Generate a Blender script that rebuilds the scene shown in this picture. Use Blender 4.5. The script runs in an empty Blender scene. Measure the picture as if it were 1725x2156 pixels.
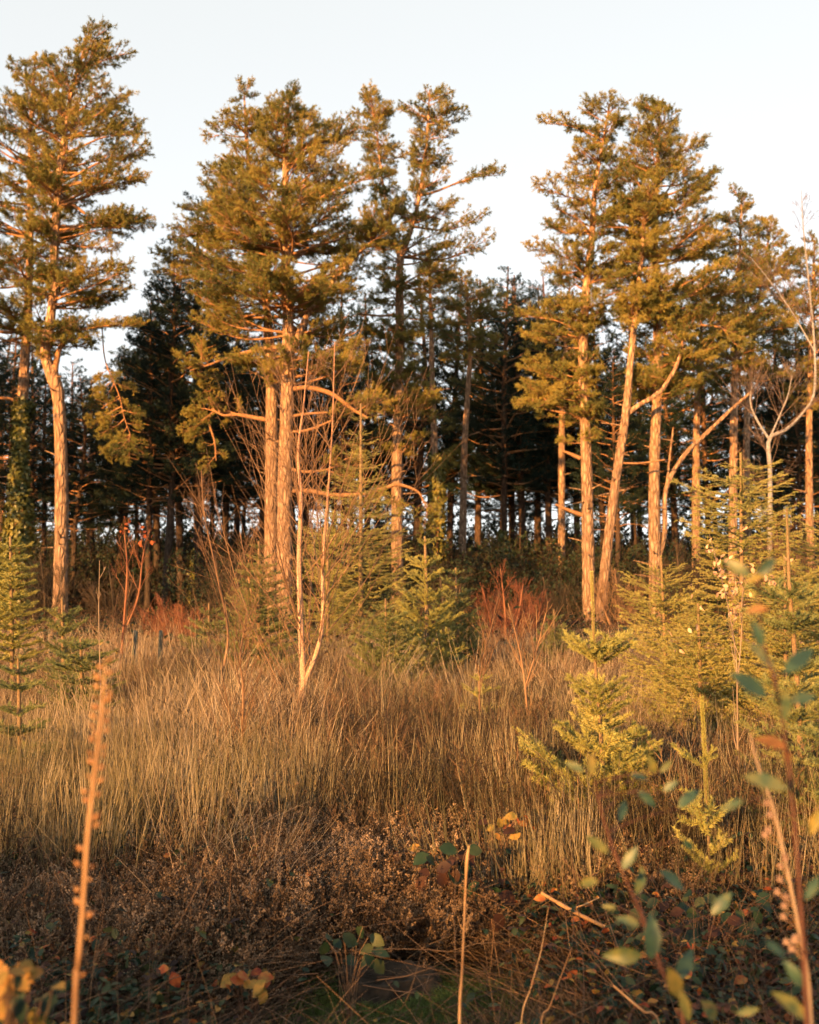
import bpy, math
import numpy as np
from mathutils import Vector, Matrix
rad = math.radians
sc = bpy.context.scene
COL = sc.collection

# ------------------------------------------------------------------ camera
F = 2187.0; CX, CY = 862.5, 1078.0; CAMH = 1.6
TILT = math.atan(152 / F)
cam = bpy.data.cameras.new('camera')
cam.sensor_fit = 'HORIZONTAL'; cam.sensor_width = 24.0; cam.lens = F / 1725 * 24
cam.clip_start = 0.05; cam.clip_end = 3000
cam.dof.use_dof = True; cam.dof.focus_distance = 6.8; cam.dof.aperture_fstop = 2.6
camo = bpy.data.objects.new('camera', cam); COL.objects.link(camo)
camo.location = (0, 0, CAMH); camo.rotation_euler = (math.pi / 2 + TILT, 0, 0)
sc.camera = camo

# ------------------------------------------------------------------ sky, sun, exposure
SUN_EL, SUN_ROT = rad(11.0), rad(211)
world = bpy.data.worlds.new('World'); sc.world = world; world.use_nodes = True
wn = world.node_tree; wn.nodes.clear()
sky = wn.nodes.new('ShaderNodeTexSky'); sky.sky_type = 'NISHITA'; sky.sun_disc = False
sky.sun_elevation = SUN_EL; sky.sun_rotation = SUN_ROT
sky.air_density = 0.8; sky.dust_density = 1.0; sky.ozone_density = 1.5
bw = wn.nodes.new('ShaderNodeRGBToBW'); mx = wn.nodes.new('ShaderNodeMixRGB'); mx.inputs[0].default_value = 0.80
tint = wn.nodes.new('ShaderNodeMixRGB'); tint.blend_type = 'MULTIPLY'; tint.inputs[0].default_value = 1; tint.inputs[2].default_value = (1.03, 1.03, 1.035, 1)
bgn = wn.nodes.new('ShaderNodeBackground'); bgn.inputs[1].default_value = 0.15
wo = wn.nodes.new('ShaderNodeOutputWorld')
wn.links.new(sky.outputs[0], bw.inputs[0]); wn.links.new(sky.outputs[0], mx.inputs[1]); wn.links.new(bw.outputs[0], mx.inputs[2])
veil = wn.nodes.new('ShaderNodeMixRGB'); veil.inputs[0].default_value = 0.74; veil.inputs[2].default_value = (1.50, 1.53, 1.47, 1)   # thin even high cloud
wn.links.new(mx.outputs[0], veil.inputs[1]); wn.links.new(veil.outputs[0], tint.inputs[1]); wn.links.new(tint.outputs[0], bgn.inputs[0]); wn.links.new(bgn.outputs[0], wo.inputs[0])
sun = bpy.data.lights.new('sun', 'SUN'); sun.energy = 4.9; sun.angle = rad(0.5); sun.color = (1.0, 0.495, 0.15)
suno = bpy.data.objects.new('sun', sun); COL.objects.link(suno)
sd = Vector((math.sin(SUN_ROT) * math.cos(SUN_EL), math.cos(SUN_ROT) * math.cos(SUN_EL), math.sin(SUN_EL)))
suno.rotation_euler = (-sd).to_track_quat('-Z', 'Y').to_euler(); suno.location = sd * 50
sc.view_settings.view_transform = 'Standard'; sc.view_settings.look = 'None'
sc.view_settings.gamma = 1; sc.view_settings.use_curve_mapping = False
sc.view_settings.exposure = 2.02
sc.cycles.use_adaptive_sampling = True; sc.cycles.adaptive_threshold = 0.03
sc.cycles.max_bounces = 4; sc.cycles.diffuse_bounces = 2; sc.cycles.glossy_bounces = 1
sc.cycles.transmission_bounces = 2; sc.cycles.transparent_max_bounces = 4

# ------------------------------------------------------------------ coordinates
ca, sa = math.cos(TILT), math.sin(TILT)
def P(px, py, d):
    """picture point (1725 x 2156 frame) to the world point at forward distance d"""
    x = (px - CX) / F; u = (CY - py) / F
    fy = ca - u * sa; fz = sa + u * ca
    s = d / fy
    return np.array((x * s, d, CAMH + fz * s))
def gz(x, y):
    return 0.05 * np.sin(x * 0.9 + 1.3) * np.cos(y * 0.7) + 0.03 * np.sin(x * 2.3 + y * 1.7)
def G(px, d):
    x = (px - CX) / F * (d * ca)
    return np.array((x, d, float(gz(x, d))))

# ------------------------------------------------------------------ mesh building
class MB:
    def __init__(s): s.v = []; s.f = []; s.n = 0
    def add(s, v, f, mi=0, smooth=False):
        v = np.asarray(v, float).reshape(-1, 3)
        s.v.append(v); s.f.append((np.asarray(f, int) + s.n, mi, smooth)); s.n += len(v)
    def merge(s, o, M, mi=None):
        """o's geometry transformed by 4x4 matrix M"""
        M = np.array(M)
        for v, (f, m, sm) in zip(o.v, o.f):
            s.v.append(v @ M[:3, :3].T + M[:3, 3])
        base = s.n; s.n += o.n
        for f, m, sm in o.f: s.f.append((f + base, m if mi is None else mi, sm))
    def mesh(s, name, mats):
        me = bpy.data.meshes.new(name)
        if not s.v: return me
        v = np.concatenate(s.v)
        loops = np.concatenate([f.ravel() for f, m, sm in s.f])
        tot = np.concatenate([np.full(len(f), f.shape[1]) for f, m, sm in s.f])
        mi = np.concatenate([np.full(len(f), m) for f, m, sm in s.f])
        sm_ = np.concatenate([np.full(len(f), sm) for f, m, sm in s.f])
        st = np.concatenate(([0], np.cumsum(tot)[:-1]))
        me.vertices.add(len(v)); me.vertices.foreach_set('co', v.astype(np.float32).ravel())
        me.loops.add(len(loops)); me.loops.foreach_set('vertex_index', loops.astype(np.int32))
        me.polygons.add(len(tot)); me.polygons.foreach_set('loop_start', st.astype(np.int32))
        me.polygons.foreach_set('material_index', mi.astype(np.int32))
        me.polygons.foreach_set('use_smooth', sm_.astype(bool))
        for m in mats: me.materials.append(m)
        me.update(calc_edges=True)
        return me

def nrm(a):
    return a / np.maximum(np.linalg.norm(a, axis=-1, keepdims=True), 1e-9)
def frames(Pn):
    T = nrm(np.gradient(Pn, axis=1))
    m = T.mean(1)
    ref = np.where(np.abs(m[:, 2:3]) > 0.75, np.array([[1.0, 0.13, 0]]), np.array([[0.1, 0, 1.0]]))[:, None, :]
    U = nrm(np.cross(T, np.broadcast_to(ref, T.shape))); V = np.cross(T, U)
    return T, U, V
def tubes(mb, Pn, R, n=4, mi=0, smooth=True):
    Pn = np.asarray(Pn, float); K, S, _ = Pn.shape
    if K == 0: return
    R = np.broadcast_to(np.asarray(R, float), (K, S))
    T, U, V = frames(Pn)
    a = np.arange(n) * 2 * math.pi / n
    ring = Pn[:, :, None] + R[:, :, None, None] * (np.cos(a)[:, None] * U[:, :, None] + np.sin(a)[:, None] * V[:, :, None])
    idx = np.arange(K * S * n).reshape(K, S, n)
    a0 = idx[:, :-1]; a1 = idx[:, 1:]
    f = np.stack([a0, np.roll(a0, -1, 2), np.roll(a1, -1, 2), a1], -1).reshape(-1, 4)
    mb.add(ring.reshape(-1, 3), f[:, ::-1], mi, smooth)
def ribbons(mb, Pn, W, rng, mi=0):
    Pn = np.asarray(Pn, float); K, S, _ = Pn.shape
    if K == 0: return
    T, U, V = frames(Pn)
    a = rng.uniform(0, math.pi, K)[:, None, None]
    side = U * np.cos(a) + V * np.sin(a)
    W = np.broadcast_to(np.asarray(W, float), (K, S))[:, :, None] * 0.5
    v = np.stack([Pn - side * W, Pn + side * W], 2)
    idx = np.arange(K * S * 2).reshape(K, S, 2)
    f = np.stack([idx[:, :-1, 0], idx[:, :-1, 1], idx[:, 1:, 1], idx[:, 1:, 0]], -1).reshape(-1, 4)
    mb.add(v.reshape(-1, 3), f, mi, False)
def arcs(B, D, L, bend, S):
    t = np.linspace(0, 1, S)[None, :, None]
    L = np.asarray(L, float)[:, None, None]
    return B[:, None] + D[:, None] * L * t + bend[:, None] * t * t * L
def randdir(rng, n):
    return nrm(rng.normal(size=(n, 3)))
def needles(mb, rng, A, B, count, ln, w, spread=(0.5, 1.0), mi=0, flat=0.0, up=0.0):
    """needles as thin triangles along the segments A->B"""
    K = len(A)
    if K == 0: return
    count = np.broadcast_to(np.asarray(count), (K,)).astype(int)
    k = np.repeat(np.arange(K), count); N = len(k)
    t = rng.uniform(0, 1, N)[:, None]
    ax = nrm(B - A)[k]; p = A[k] + (B - A)[k] * t
    r = rng.normal(size=(N, 3)); r -= (r * ax).sum(1, keepdims=True) * ax
    if flat: r[:, 2] *= (1 - flat)
    r = nrm(r); r[:, 2] += up
    c = rng.uniform(spread[0], spread[1], N)[:, None]
    d = nrm(ax * np.cos(c) + r * np.sin(c))
    s = nrm(np.cross(d, rng.normal(size=(N, 3)))) * w * 0.5
    l = ln * rng.uniform(0.75, 1.15, N)[:, None]
    v = np.stack([p - s, p + s, p + d * l], 1).reshape(-1, 3)
    mb.add(v, np.arange(N * 3).reshape(-1, 3), mi, False)
def leafshape(mb, base, d, nrml, L, W, mi=0, fold=0.25, curl=0.15):
    """K leaves of 6 faces each: pointed oval folded on its midrib"""
    K = len(base); d = nrm(d); s = nrm(np.cross(nrml, d)); n = np.cross(d, s)
    L = np.broadcast_to(L, (K,))[:, None]; W = np.broadcast_to(W, (K,))[:, None]
    rows = [(0, 0), (.25, .38), (.55, .5), (.82, .28), (1, 0)]
    vs = []
    for t, w in rows:
        m = base + d * L * t - n * (curl * L * t * t)
        vs.append(m)
        if w:
            vs.append(m - s * W * w + n * W * w * fold); vs.append(m + s * W * w + n * W * w * fold)
    v = np.stack(vs, 1)  # 0, 1..3, 4..6, 7..9, 10
    i = np.arange(K)[:, None] * 11
    q = np.array([[1, 4, 5, 2], [1, 3, 6, 4], [4, 7, 8, 5], [4, 6, 9, 7]])
    t3 = np.array([[0, 1, 2], [0, 3, 1], [7, 10, 8], [7, 9, 10]])
    f4 = (i[:, None, :] + q[None]).reshape(-1, 4); f3 = (i[:, None, :] + t3[None]).reshape(-1, 3)
    base_n = mb.n
    mb.v.append(v.reshape(-1, 3)); mb.n += K * 11
    mb.f.append((f4 + base_n, mi, True)); mb.f.append((f3 + base_n, mi, True))
def smooth_path(pts, n):
    """Catmull-Rom through rows (any width) sampled to n rows by arc length of xyz"""
    pts = np.asarray(pts, float)
    if len(pts) == 2: return pts[0] + (pts[1] - pts[0]) * np.linspace(0, 1, n)[:, None]
    q = np.vstack([2 * pts[0] - pts[1], pts, 2 * pts[-1] - pts[-2]])
    out = []
    for i in range(1, len(q) - 2):
        t = np.linspace(0, 1, 12, endpoint=False)[:, None]
        a, b, c, d = q[i - 1], q[i], q[i + 1], q[i + 2]
        out.append(0.5 * (2 * b + (c - a) * t + (2 * a - 5 * b + 4 * c - d) * t ** 2 + (3 * b - a - 3 * c + d) * t ** 3))
    out.append(pts[-1:]); o = np.vstack(out)
    s = np.concatenate(([0], np.cumsum(np.linalg.norm(np.diff(o[:, :3], axis=0), axis=1))))
    u = np.linspace(0, s[-1], n)
    return np.stack([np.interp(u, s, o[:, j]) for j in range(o.shape[1])], 1)

# ------------------------------------------------------------------ objects
def obj(name, data, parent=None, loc=None):
    if isinstance(data, tuple): data = data[0].mesh(name, data[1])
    o = bpy.data.objects.new(name, data); COL.objects.link(o)
    if parent is not None: o.parent = parent
    if loc is not None: o.location = loc
    return o
def tag(o, label, cat, group=None, kind=None):
    if label: o['label'] = label
    if cat: o['category'] = cat
    if group: o['group'] = group
    if kind: o['kind'] = kind
    return o
def thing(name, label, cat, loc=(0, 0, 0), group=None):
    return tag(obj(name, None, loc=tuple(float(c) for c in loc)), label, cat, group)
def local(pts, root):
    return np.asarray(pts, float) - np.array(root.location)

# ------------------------------------------------------------------ materials
def nmat(name):
    m = bpy.data.materials.new(name); m.use_nodes = True
    nt = m.node_tree; nt.nodes.clear()
    return m, nt, nt.nodes.new('ShaderNodeOutputMaterial')
def N(nt, t, **k):
    n = nt.nodes.new(t)
    for a, b in k.items(): setattr(n, a, b)
    return n
def ramp(nt, stops):
    r = nt.nodes.new('ShaderNodeValToRGB'); e = r.color_ramp.elements
    while len(e) < len(stops): e.new(0.5)
    for i, (p, c) in enumerate(stops): e[i].position = p; e[i].color = (*c, 1)
    return r
def leafmat(name, cols, transl=0.3, scale=3.0, rough=0.6, spec=0.2, objw=0.5, tcol=None):
    """thin-leaf material: colour varies by object and by place"""
    m, nt, out = nmat(name)
    oi = N(nt, 'ShaderNodeObjectInfo'); geo = N(nt, 'ShaderNodeNewGeometry'); noi = N(nt, 'ShaderNodeTexNoise')
    noi.inputs['Scale'].default_value = scale; noi.inputs['Detail'].default_value = 4
    nt.links.new(geo.outputs['Position'], noi.inputs['Vector'])
    ma = N(nt, 'ShaderNodeMath', operation='MULTIPLY_ADD'); ma.inputs[1].default_value = objw; 
    nt.links.new(oi.outputs['Random'], ma.inputs[0])
    m2 = N(nt, 'ShaderNodeMath', operation='MULTIPLY_ADD'); m2.inputs[1].default_value = 2.2; m2.inputs[2].default_value = -0.6 - objw / 2
    nt.links.new(noi.outputs['Fac'], m2.inputs[0]); nt.links.new(m2.outputs[0], ma.inputs[2])
    rp = ramp(nt, [(i / (len(cols) - 1), c) for i, c in enumerate(cols)])
    nt.links.new(ma.outputs[0], rp.inputs[0])
    pb = N(nt, 'ShaderNodeBsdfPrincipled'); pb.inputs['Roughness'].default_value = rough; pb.inputs['Specular IOR Level'].default_value = spec
    nt.links.new(rp.outputs[0], pb.inputs['Base Color'])
    if transl:
        tr = N(nt, 'ShaderNodeBsdfTranslucent'); mxs = N(nt, 'ShaderNodeMixShader'); mxs.inputs[0].default_value = transl
        nt.links.new(rp.outputs[0], tr.inputs[0]); nt.links.new(pb.outputs[0], mxs.inputs[1]); nt.links.new(tr.outputs[0], mxs.inputs[2])
        nt.links.new(mxs.outputs[0], out.inputs[0])
    else: nt.links.new(pb.outputs[0], out.inputs[0])
    return m
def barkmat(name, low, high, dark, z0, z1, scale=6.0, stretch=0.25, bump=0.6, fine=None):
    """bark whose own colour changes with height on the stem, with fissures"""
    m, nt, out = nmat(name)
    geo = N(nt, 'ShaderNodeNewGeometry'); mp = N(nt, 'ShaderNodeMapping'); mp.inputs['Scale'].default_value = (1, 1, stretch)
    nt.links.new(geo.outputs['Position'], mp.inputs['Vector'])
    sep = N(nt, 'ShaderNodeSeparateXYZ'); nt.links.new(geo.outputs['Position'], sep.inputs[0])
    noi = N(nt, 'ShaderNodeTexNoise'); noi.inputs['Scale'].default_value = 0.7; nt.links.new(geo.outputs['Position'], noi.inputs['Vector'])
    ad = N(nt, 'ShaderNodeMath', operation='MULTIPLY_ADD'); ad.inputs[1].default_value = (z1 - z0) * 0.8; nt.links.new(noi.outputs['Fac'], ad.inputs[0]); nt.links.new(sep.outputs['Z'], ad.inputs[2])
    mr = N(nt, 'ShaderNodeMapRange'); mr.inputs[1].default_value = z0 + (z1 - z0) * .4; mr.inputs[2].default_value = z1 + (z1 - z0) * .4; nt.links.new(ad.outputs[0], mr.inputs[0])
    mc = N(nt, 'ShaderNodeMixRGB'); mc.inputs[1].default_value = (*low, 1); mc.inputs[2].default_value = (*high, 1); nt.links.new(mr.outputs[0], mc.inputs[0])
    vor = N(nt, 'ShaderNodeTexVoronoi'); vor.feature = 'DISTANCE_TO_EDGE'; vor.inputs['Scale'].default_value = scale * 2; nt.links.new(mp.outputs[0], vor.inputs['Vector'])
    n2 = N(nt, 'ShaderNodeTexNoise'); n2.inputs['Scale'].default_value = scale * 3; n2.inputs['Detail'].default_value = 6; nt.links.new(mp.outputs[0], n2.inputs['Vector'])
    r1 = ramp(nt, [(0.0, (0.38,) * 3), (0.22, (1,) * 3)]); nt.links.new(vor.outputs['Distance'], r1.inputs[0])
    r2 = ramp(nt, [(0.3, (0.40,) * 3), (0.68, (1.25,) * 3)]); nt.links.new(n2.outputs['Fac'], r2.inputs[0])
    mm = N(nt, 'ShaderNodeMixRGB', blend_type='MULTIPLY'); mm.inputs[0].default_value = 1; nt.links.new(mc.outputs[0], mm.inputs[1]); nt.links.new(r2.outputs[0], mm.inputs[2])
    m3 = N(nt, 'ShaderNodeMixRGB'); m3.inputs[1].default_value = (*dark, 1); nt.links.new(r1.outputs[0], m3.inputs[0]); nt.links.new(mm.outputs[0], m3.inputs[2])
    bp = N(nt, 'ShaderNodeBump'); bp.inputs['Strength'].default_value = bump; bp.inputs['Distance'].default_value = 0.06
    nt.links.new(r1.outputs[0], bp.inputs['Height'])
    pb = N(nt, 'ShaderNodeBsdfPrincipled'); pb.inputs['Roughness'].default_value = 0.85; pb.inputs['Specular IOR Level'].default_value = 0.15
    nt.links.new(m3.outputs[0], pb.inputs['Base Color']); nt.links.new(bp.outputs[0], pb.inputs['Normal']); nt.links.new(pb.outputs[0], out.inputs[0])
    return m

M_pine = leafmat('pine_needle_green', [(.075, .088, .028), (.19, .175, .042), (.33, .255, .060)], .3, 1.2, objw=.7)
M_bgpine = leafmat('shade_toned_far_needle_green', [(.010, .022, .015), (.018, .030, .018), (.032, .040, .020)], .2, .6, objw=.6)  # needle colour darkened to carry the shade inside the wood
M_wood = barkmat('pine_branch_bark', (.24, .135, .065), (.40, .20, .085), (.10, .05, .03), 2, 8, 14, .6, .2)
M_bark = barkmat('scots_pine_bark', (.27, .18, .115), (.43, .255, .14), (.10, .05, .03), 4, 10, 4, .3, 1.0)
M_bgbark = barkmat('shade_toned_far_bark', (.06, .042, .03), (.15, .078, .04), (.025, .016, .012), 3, 9, 5, .3, .6)  # trunks behind: the wood's shadow is painted into this darker bark
M_spruce = leafmat('spruce_needle_green', [(.10, .13, .055), (.17, .19, .07), (.26, .25, .10)], .3, 4, objw=.5)
M_sprucey = leafmat('spruce_needle_yellow_green', [(.18, .19, .060), (.30, .29, .085), (.42, .38, .13)], .3, 4, objw=.5)
M_sprucew = barkmat('spruce_stem_bark', (.20, .135, .075), (.26, .18, .10), (.1, .065, .035), 1, 3, 60, .5, .2)
M_birch = barkmat('young_birch_bark', (.50, .33, .22), (.40, .22, .14), (.20, .10, .07), 1, 3.2, 16, 3.0, .15)
M_whitebirch = barkmat('silver_birch_bark', (.22, .215, .21), (.27, .265, .26), (.14, .11, .10), 1, 9, 6, 2.5, .15)
M_twig = leafmat('red_brown_twig', [(.075, .042, .026), (.13, .075, .042), (.22, .13, .07)], 0, 3)
M_greytwig = leafmat('grey_brown_twig', [(.07, .045, .035), (.11, .07, .05), (.17, .12, .09)], 0, 3)
M_dimtwig = leafmat('shade_toned_brown_twig', [(.02, .015, .010), (.035, .025, .015), (.065, .042, .025)], 0, 3)  # twig brown with shade mixed in, for growth the sun misses
M_redtwig = leafmat('rust_red_twig', [(.085, .030, .018), (.14, .052, .028), (.20, .09, .045)], 0, 3)
M_drystem = leafmat('dry_straw_stem', [(.22, .12, .06), (.32, .19, .095), (.42, .28, .15)], 0.1, 8)
M_weed = leafmat('grey_tan_weed_stem', [(.15, .11, .085), (.20, .15, .11), (.26, .20, .15)], 0, 3)
M_under = leafmat('shade_toned_low_grass', [(.018, .012, .007), (.045, .029, .016), (.11, .072, .040)], .1, 2.5, objw=.8)  # short blades painted dark for the shade low among the stalks
M_deadtwig = leafmat('dead_twig', [(.03, .02, .013), (.08, .05, .032), (.22, .15, .10)], 0, 3)
M_grass = leafmat('dead_grass_straw', [(.075, .052, .033), (.22, .165, .105), (.46, .365, .255)], .15, 1.3, objw=1.1)
M_grass2 = leafmat('green_tan_rush', [(.06, .058, .03), (.17, .14, .075), (.42, .35, .23)], .2, 2, objw=.7)
M_thatch = leafmat('brown_thatch', [(.012, .008, .005), (.035, .022, .012), (.14, .09, .05)], .15, 1.5, objw=.6)  # thatch brown deepened to imitate shadow in the gaps between tussocks
M_hbell = leafmat('dry_heather_bell', [(.09, .055, .032), (.22, .145, .085), (.44, .31, .20)], .25, 5)
M_hstem = leafmat('heather_stem', [(.022, .013, .008), (.04, .024, .013), (.06, .036, .02)], 0, 5)
M_hgreen = leafmat('heather_foliage', [(.010, .012, .006), (.018, .017, .009), (.035, .027, .014)], .1, 5)
M_bramble = leafmat('bramble_leaf_green', [(.005, .014, .008), (.012, .030, .014), (.05, .06, .022)], .25, 6, .55, .25, .8)
M_darkleaf = leafmat('bramble_leaf_purple_brown', [(.018, .009, .007), (.035, .015, .010), (.075, .032, .018)], .25, 6, .6, .2, .8)
M_yleaf = leafmat('autumn_leaf_yellow', [(.10, .09, .025), (.27, .17, .04), (.36, .17, .045)], .35, 45, objw=.7)
M_oleaf = leafmat('autumn_leaf_orange_red', [(.16, .03, .015), (.30, .08, .025), (.32, .16, .045)], .35, 45, objw=.7)
M_tanleaf = leafmat('dead_tan_leaf', [(.42, .24, .15), (.55, .34, .22), (.60, .40, .26)], .3, 12, objw=.8)
M_willow = leafmat('willow_leaf_green', [(.018, .045, .035), (.04, .08, .048), (.12, .13, .05)], .3, 45, .45, .4, .9)
M_brownleaf = leafmat('withered_brown_leaf', [(.10, .05, .02), (.20, .09, .035), (.28, .16, .06)], .3, 45, objw=.7)
M_willowy = leafmat('willow_leaf_turning_yellow', [(.05, .075, .03), (.13, .13, .035), (.26, .19, .045)], .35, 45, .45, .3, .7)
M_ivy = leafmat('ivy_leaf', [(.045, .06, .014), (.13, .12, .025), (.26, .20, .04)], .25, 3, .45, .4)
M_moss = leafmat('moss_green', [(.045, .07, .018), (.09, .13, .03), (.16, .19, .05)], .2, 9)
M_stump = leafmat('old_stump_wood', [(.012, .010, .008), (.028, .022, .016), (.07, .05, .035)], 0, 14, .9, .1, 0)
M_post = barkmat('weathered_post', (.13, .14, .11), (.15, .16, .12), (.05, .05, .04), 0, 1, 20, .2, .4)
def groundmat():
    m, nt, out = nmat('woodland_ground')
    geo = N(nt, 'ShaderNodeNewGeometry'); a = N(nt, 'ShaderNodeTexNoise'); a.inputs['Scale'].default_value = 2.0; a.inputs['Detail'].default_value = 8
    nt.links.new(geo.outputs['Position'], a.inputs['Vector'])
    r = ramp(nt, [(.3, (.010, .007, .005)), (.5, (.02, .014, .008)), (.62, (.02, .02, .009)), (.75, (.04, .025, .014))]); nt.links.new(a.outputs['Fac'], r.inputs[0])
    b = N(nt, 'ShaderNodeTexNoise'); b.inputs['Scale'].default_value = 30; b.inputs['Detail'].default_value = 6; nt.links.new(geo.outputs['Position'], b.inputs['Vector'])
    bp = N(nt, 'ShaderNodeBump'); bp.inputs['Distance'].default_value = .05; nt.links.new(b.outputs['Fac'], bp.inputs['Height'])
    pb = N(nt, 'ShaderNodeBsdfPrincipled'); pb.inputs['Roughness'].default_value = .95
    nt.links.new(r.outputs[0], pb.inputs['Base Color']); nt.links.new(bp.outputs[0], pb.inputs['Normal']); nt.links.new(pb.outputs[0], out.inputs[0])
    return m
M_ground = groundmat()

# ------------------------------------------------------------------ ground
def build_ground():
    xs = np.concatenate([np.linspace(-1500, -40, 12)[:-1], np.linspace(-40, 40, 161), np.linspace(40, 1500, 12)[1:]])
    ys = np.concatenate([np.linspace(-300, -10, 8)[:-1], np.linspace(-10, 70, 161), np.linspace(70, 2500, 14)[1:]])
    X, Y = np.meshgrid(xs, ys); Z = gz(X, Y)
    far = np.clip((np.hypot(X, Y) - 60) / 40, 0, 1); Z = Z * (1 - far)
    nx = len(xs); i = np.arange(len(ys) - 1)[:, None] * nx + np.arange(nx - 1)[None]
    f = np.stack([i, i + 1, i + nx + 1, i + nx], -1).reshape(-1, 4)
    mb = MB(); mb.add(np.stack([X, Y, Z], -1), f, 0, True)
    tag(obj('ground', (mb, [M_ground])), None, None, kind='structure')
build_ground()

# ------------------------------------------------------------------ bough meshes
def pine_bough(L, seed, dens=1.0, nl=0.080, nw=0.0105, npb=30, far=False):
    """a Scots pine bough along +X: returns (wood MB, needle MB)"""
    rng = np.random.default_rng(seed); w, n = MB(), MB()
    t = np.linspace(0, 1, 9)
    ax = np.stack([L * t, 0.05 * L * np.sin(t * 5 + rng.uniform(0, 6)), 0.06 * L * np.sin(t * 4 + rng.uniform(0, 6)) + .08 * L * t * t], 1); ax -= ax[0]
    tubes(w, ax[None], np.interp(t, [0, 1], [0.011 + 0.016 * L, 0.006])[None], 5)
    ns = int((7 + 4.2 * L) * dens); ts = np.linspace(.38 if L > 1.2 else .15, 0.99, ns) + rng.uniform(-.02, .02, ns); ts = np.clip(ts, 0, 1)
    B = np.stack([np.interp(ts, t, ax[:, j]) for j in range(3)], 1)
    sgn = np.where(np.arange(ns) % 2, 1, -1); a = rad(60) * rng.uniform(.5, 1.2, ns) * (1.25 - ts * .7)
    D = nrm(np.stack([np.cos(a), sgn * np.sin(a), rng.uniform(-.1, .4, ns)], 1))
    l = np.minimum(0.50 * L * (1.15 - ts) ** .7 + .10, 1.15) * rng.uniform(.7, 1.15, ns)
    sec = arcs(B, D, l, np.array([[.1, 0, .18]]) + rng.normal(0, .06, (ns, 3)), 4)
    tubes(w, sec, np.linspace(.008, .003, 4)[None] * (0.6 + .5 * min(L, 2)), 3)
    A1, B1 = [], []
    for k in range(ns):
        m = int((l[k] / .075 + 3) * dens); u = np.clip(rng.beta(2.4, 1.0, m), .15, 1)
        b = np.stack([np.interp(u, np.linspace(0, 1, 4), sec[k][:, j]) for j in range(3)], 1)
        d = nrm(D[k] * rng.uniform(.3, 1.1, (m, 1)) + rng.normal(0, .6, (m, 3)) + np.array([.1, 0, .3]))
        ll = rng.uniform(.08, .19, m)[:, None]
        A1.append(b); B1.append(b + d * ll)
    A1 = np.concatenate(A1); B1 = np.concatenate(B1)
    tubes(w, np.stack([A1, B1], 1), np.array([[.0035, .0015]]), 3)
    needles(n, rng, A1 + (B1 - A1) * .15, B1, npb, nl, nw, (.5, 1.35))
    return w, n
PINE = {}
for Lk, nv in ((.6, 3), (1.1, 3), (1.8, 4), (2.7, 4), (3.8, 3)):
    PINE[Lk] = []
    for k in range(nv):
        w, n = pine_bough(Lk, int(Lk * 100) + k)
        PINE[Lk].append((w, n, w.mesh('bough', [M_wood]), n.mesh('needles', [M_pine])))

def spruce_bough(L, seed, nl, nw, per_m, droop=0.0, flat=.35, lat=1.0, hang=0.0):
    rng = np.random.default_rng(seed); w, n = MB(), MB()
    t = np.linspace(0, 1, 7)
    ax = np.stack([L * t, .02 * L * np.sin(5 * t + seed), .10 * L * t * t - droop * L * t * (1.1 - t)], 1)
    tubes(w, ax[None], np.linspace(.005 * (L + .4), .0018, 7)[None], 5)
    ns = int((4 + L * 17) * lat); ts = np.clip(np.linspace(.2, .95, ns) + rng.uniform(-.02, .02, ns), 0, 1)
    B = np.stack([np.interp(ts, t, ax[:, j]) for j in range(3)], 1)
    sgn = np.where(np.arange(ns) % 2, 1, -1); a = rad(50) * rng.uniform(.8, 1.15, ns)
    D = nrm(np.stack([np.cos(a), sgn * np.sin(a), rng.uniform(-.1, .25, ns) - hang], 1))
    l = (L * .52 * (1.02 - ts) ** .8 + .03) * rng.uniform(.75, 1.1, ns)
    bend = np.zeros((ns, 3)); bend[:, 0] = .2; bend[:, 2] = .05 - hang * .6
    sec = arcs(B, D, l, bend, 3)
    tubes(w, sec, np.array([[.0028, .002, .0015]]) * (.6 + L), 3)
    A, Bq, cnt = [ax[:-1]], [ax[1:]], [np.full(6, L / 6 * per_m)]
    A += [sec[:, 0], sec[:, 1]]; Bq += [sec[:, 1], sec[:, 2]]; cnt += [l / 2 * per_m] * 2
    for k in range(ns):
        if l[k] > .16:
            m = int(l[k] / .07); u = rng.uniform(.2, .85, m)[:, None]
            b = sec[k][0] + (sec[k][2] - sec[k][0]) * u
            sd_ = nrm(np.cross(D[k], [0, 0, 1.0])) * np.where(np.arange(m) % 2, 1, -1)[:, None]
            e = b + nrm(D[k] + sd_ * .9 + rng.normal(0, .12, (m, 3)) - np.array([0, 0, hang])) * (l[k] * .42 * (1.05 - u))
            A.append(b); Bq.append(e); cnt.append(np.linalg.norm(e - b, axis=1) * per_m)
            tubes(w, np.stack([b, e], 1), np.array([[.0018, .001]]) * (.6 + L), 3)
    A = np.concatenate(A); Bq = np.concatenate(Bq); cnt = np.maximum(np.concatenate(cnt), 2)
    needles(n, rng, A, Bq, cnt, nl, nw, (.75, 1.25), flat=flat, up=.12)
    return w, n
SPR = {}
for Lk, nv, nl, nw, pm in ((.22, 2, .024, .0046, 1300), (.45, 3, .026, .0046, 1250), (.85, 3, .026, .006, 650)):
    SPR[Lk] = []
    for k in range(nv):
        w, n = spruce_bough(Lk, int(Lk * 1000) + k, nl, nw, pm, .05, lat=.62)
        SPR[Lk].append((w.mesh('bough', [M_sprucew]), n.mesh('needles', [M_spruce]), n.mesh('needles', [M_sprucey])))
FEA = {}
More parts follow.
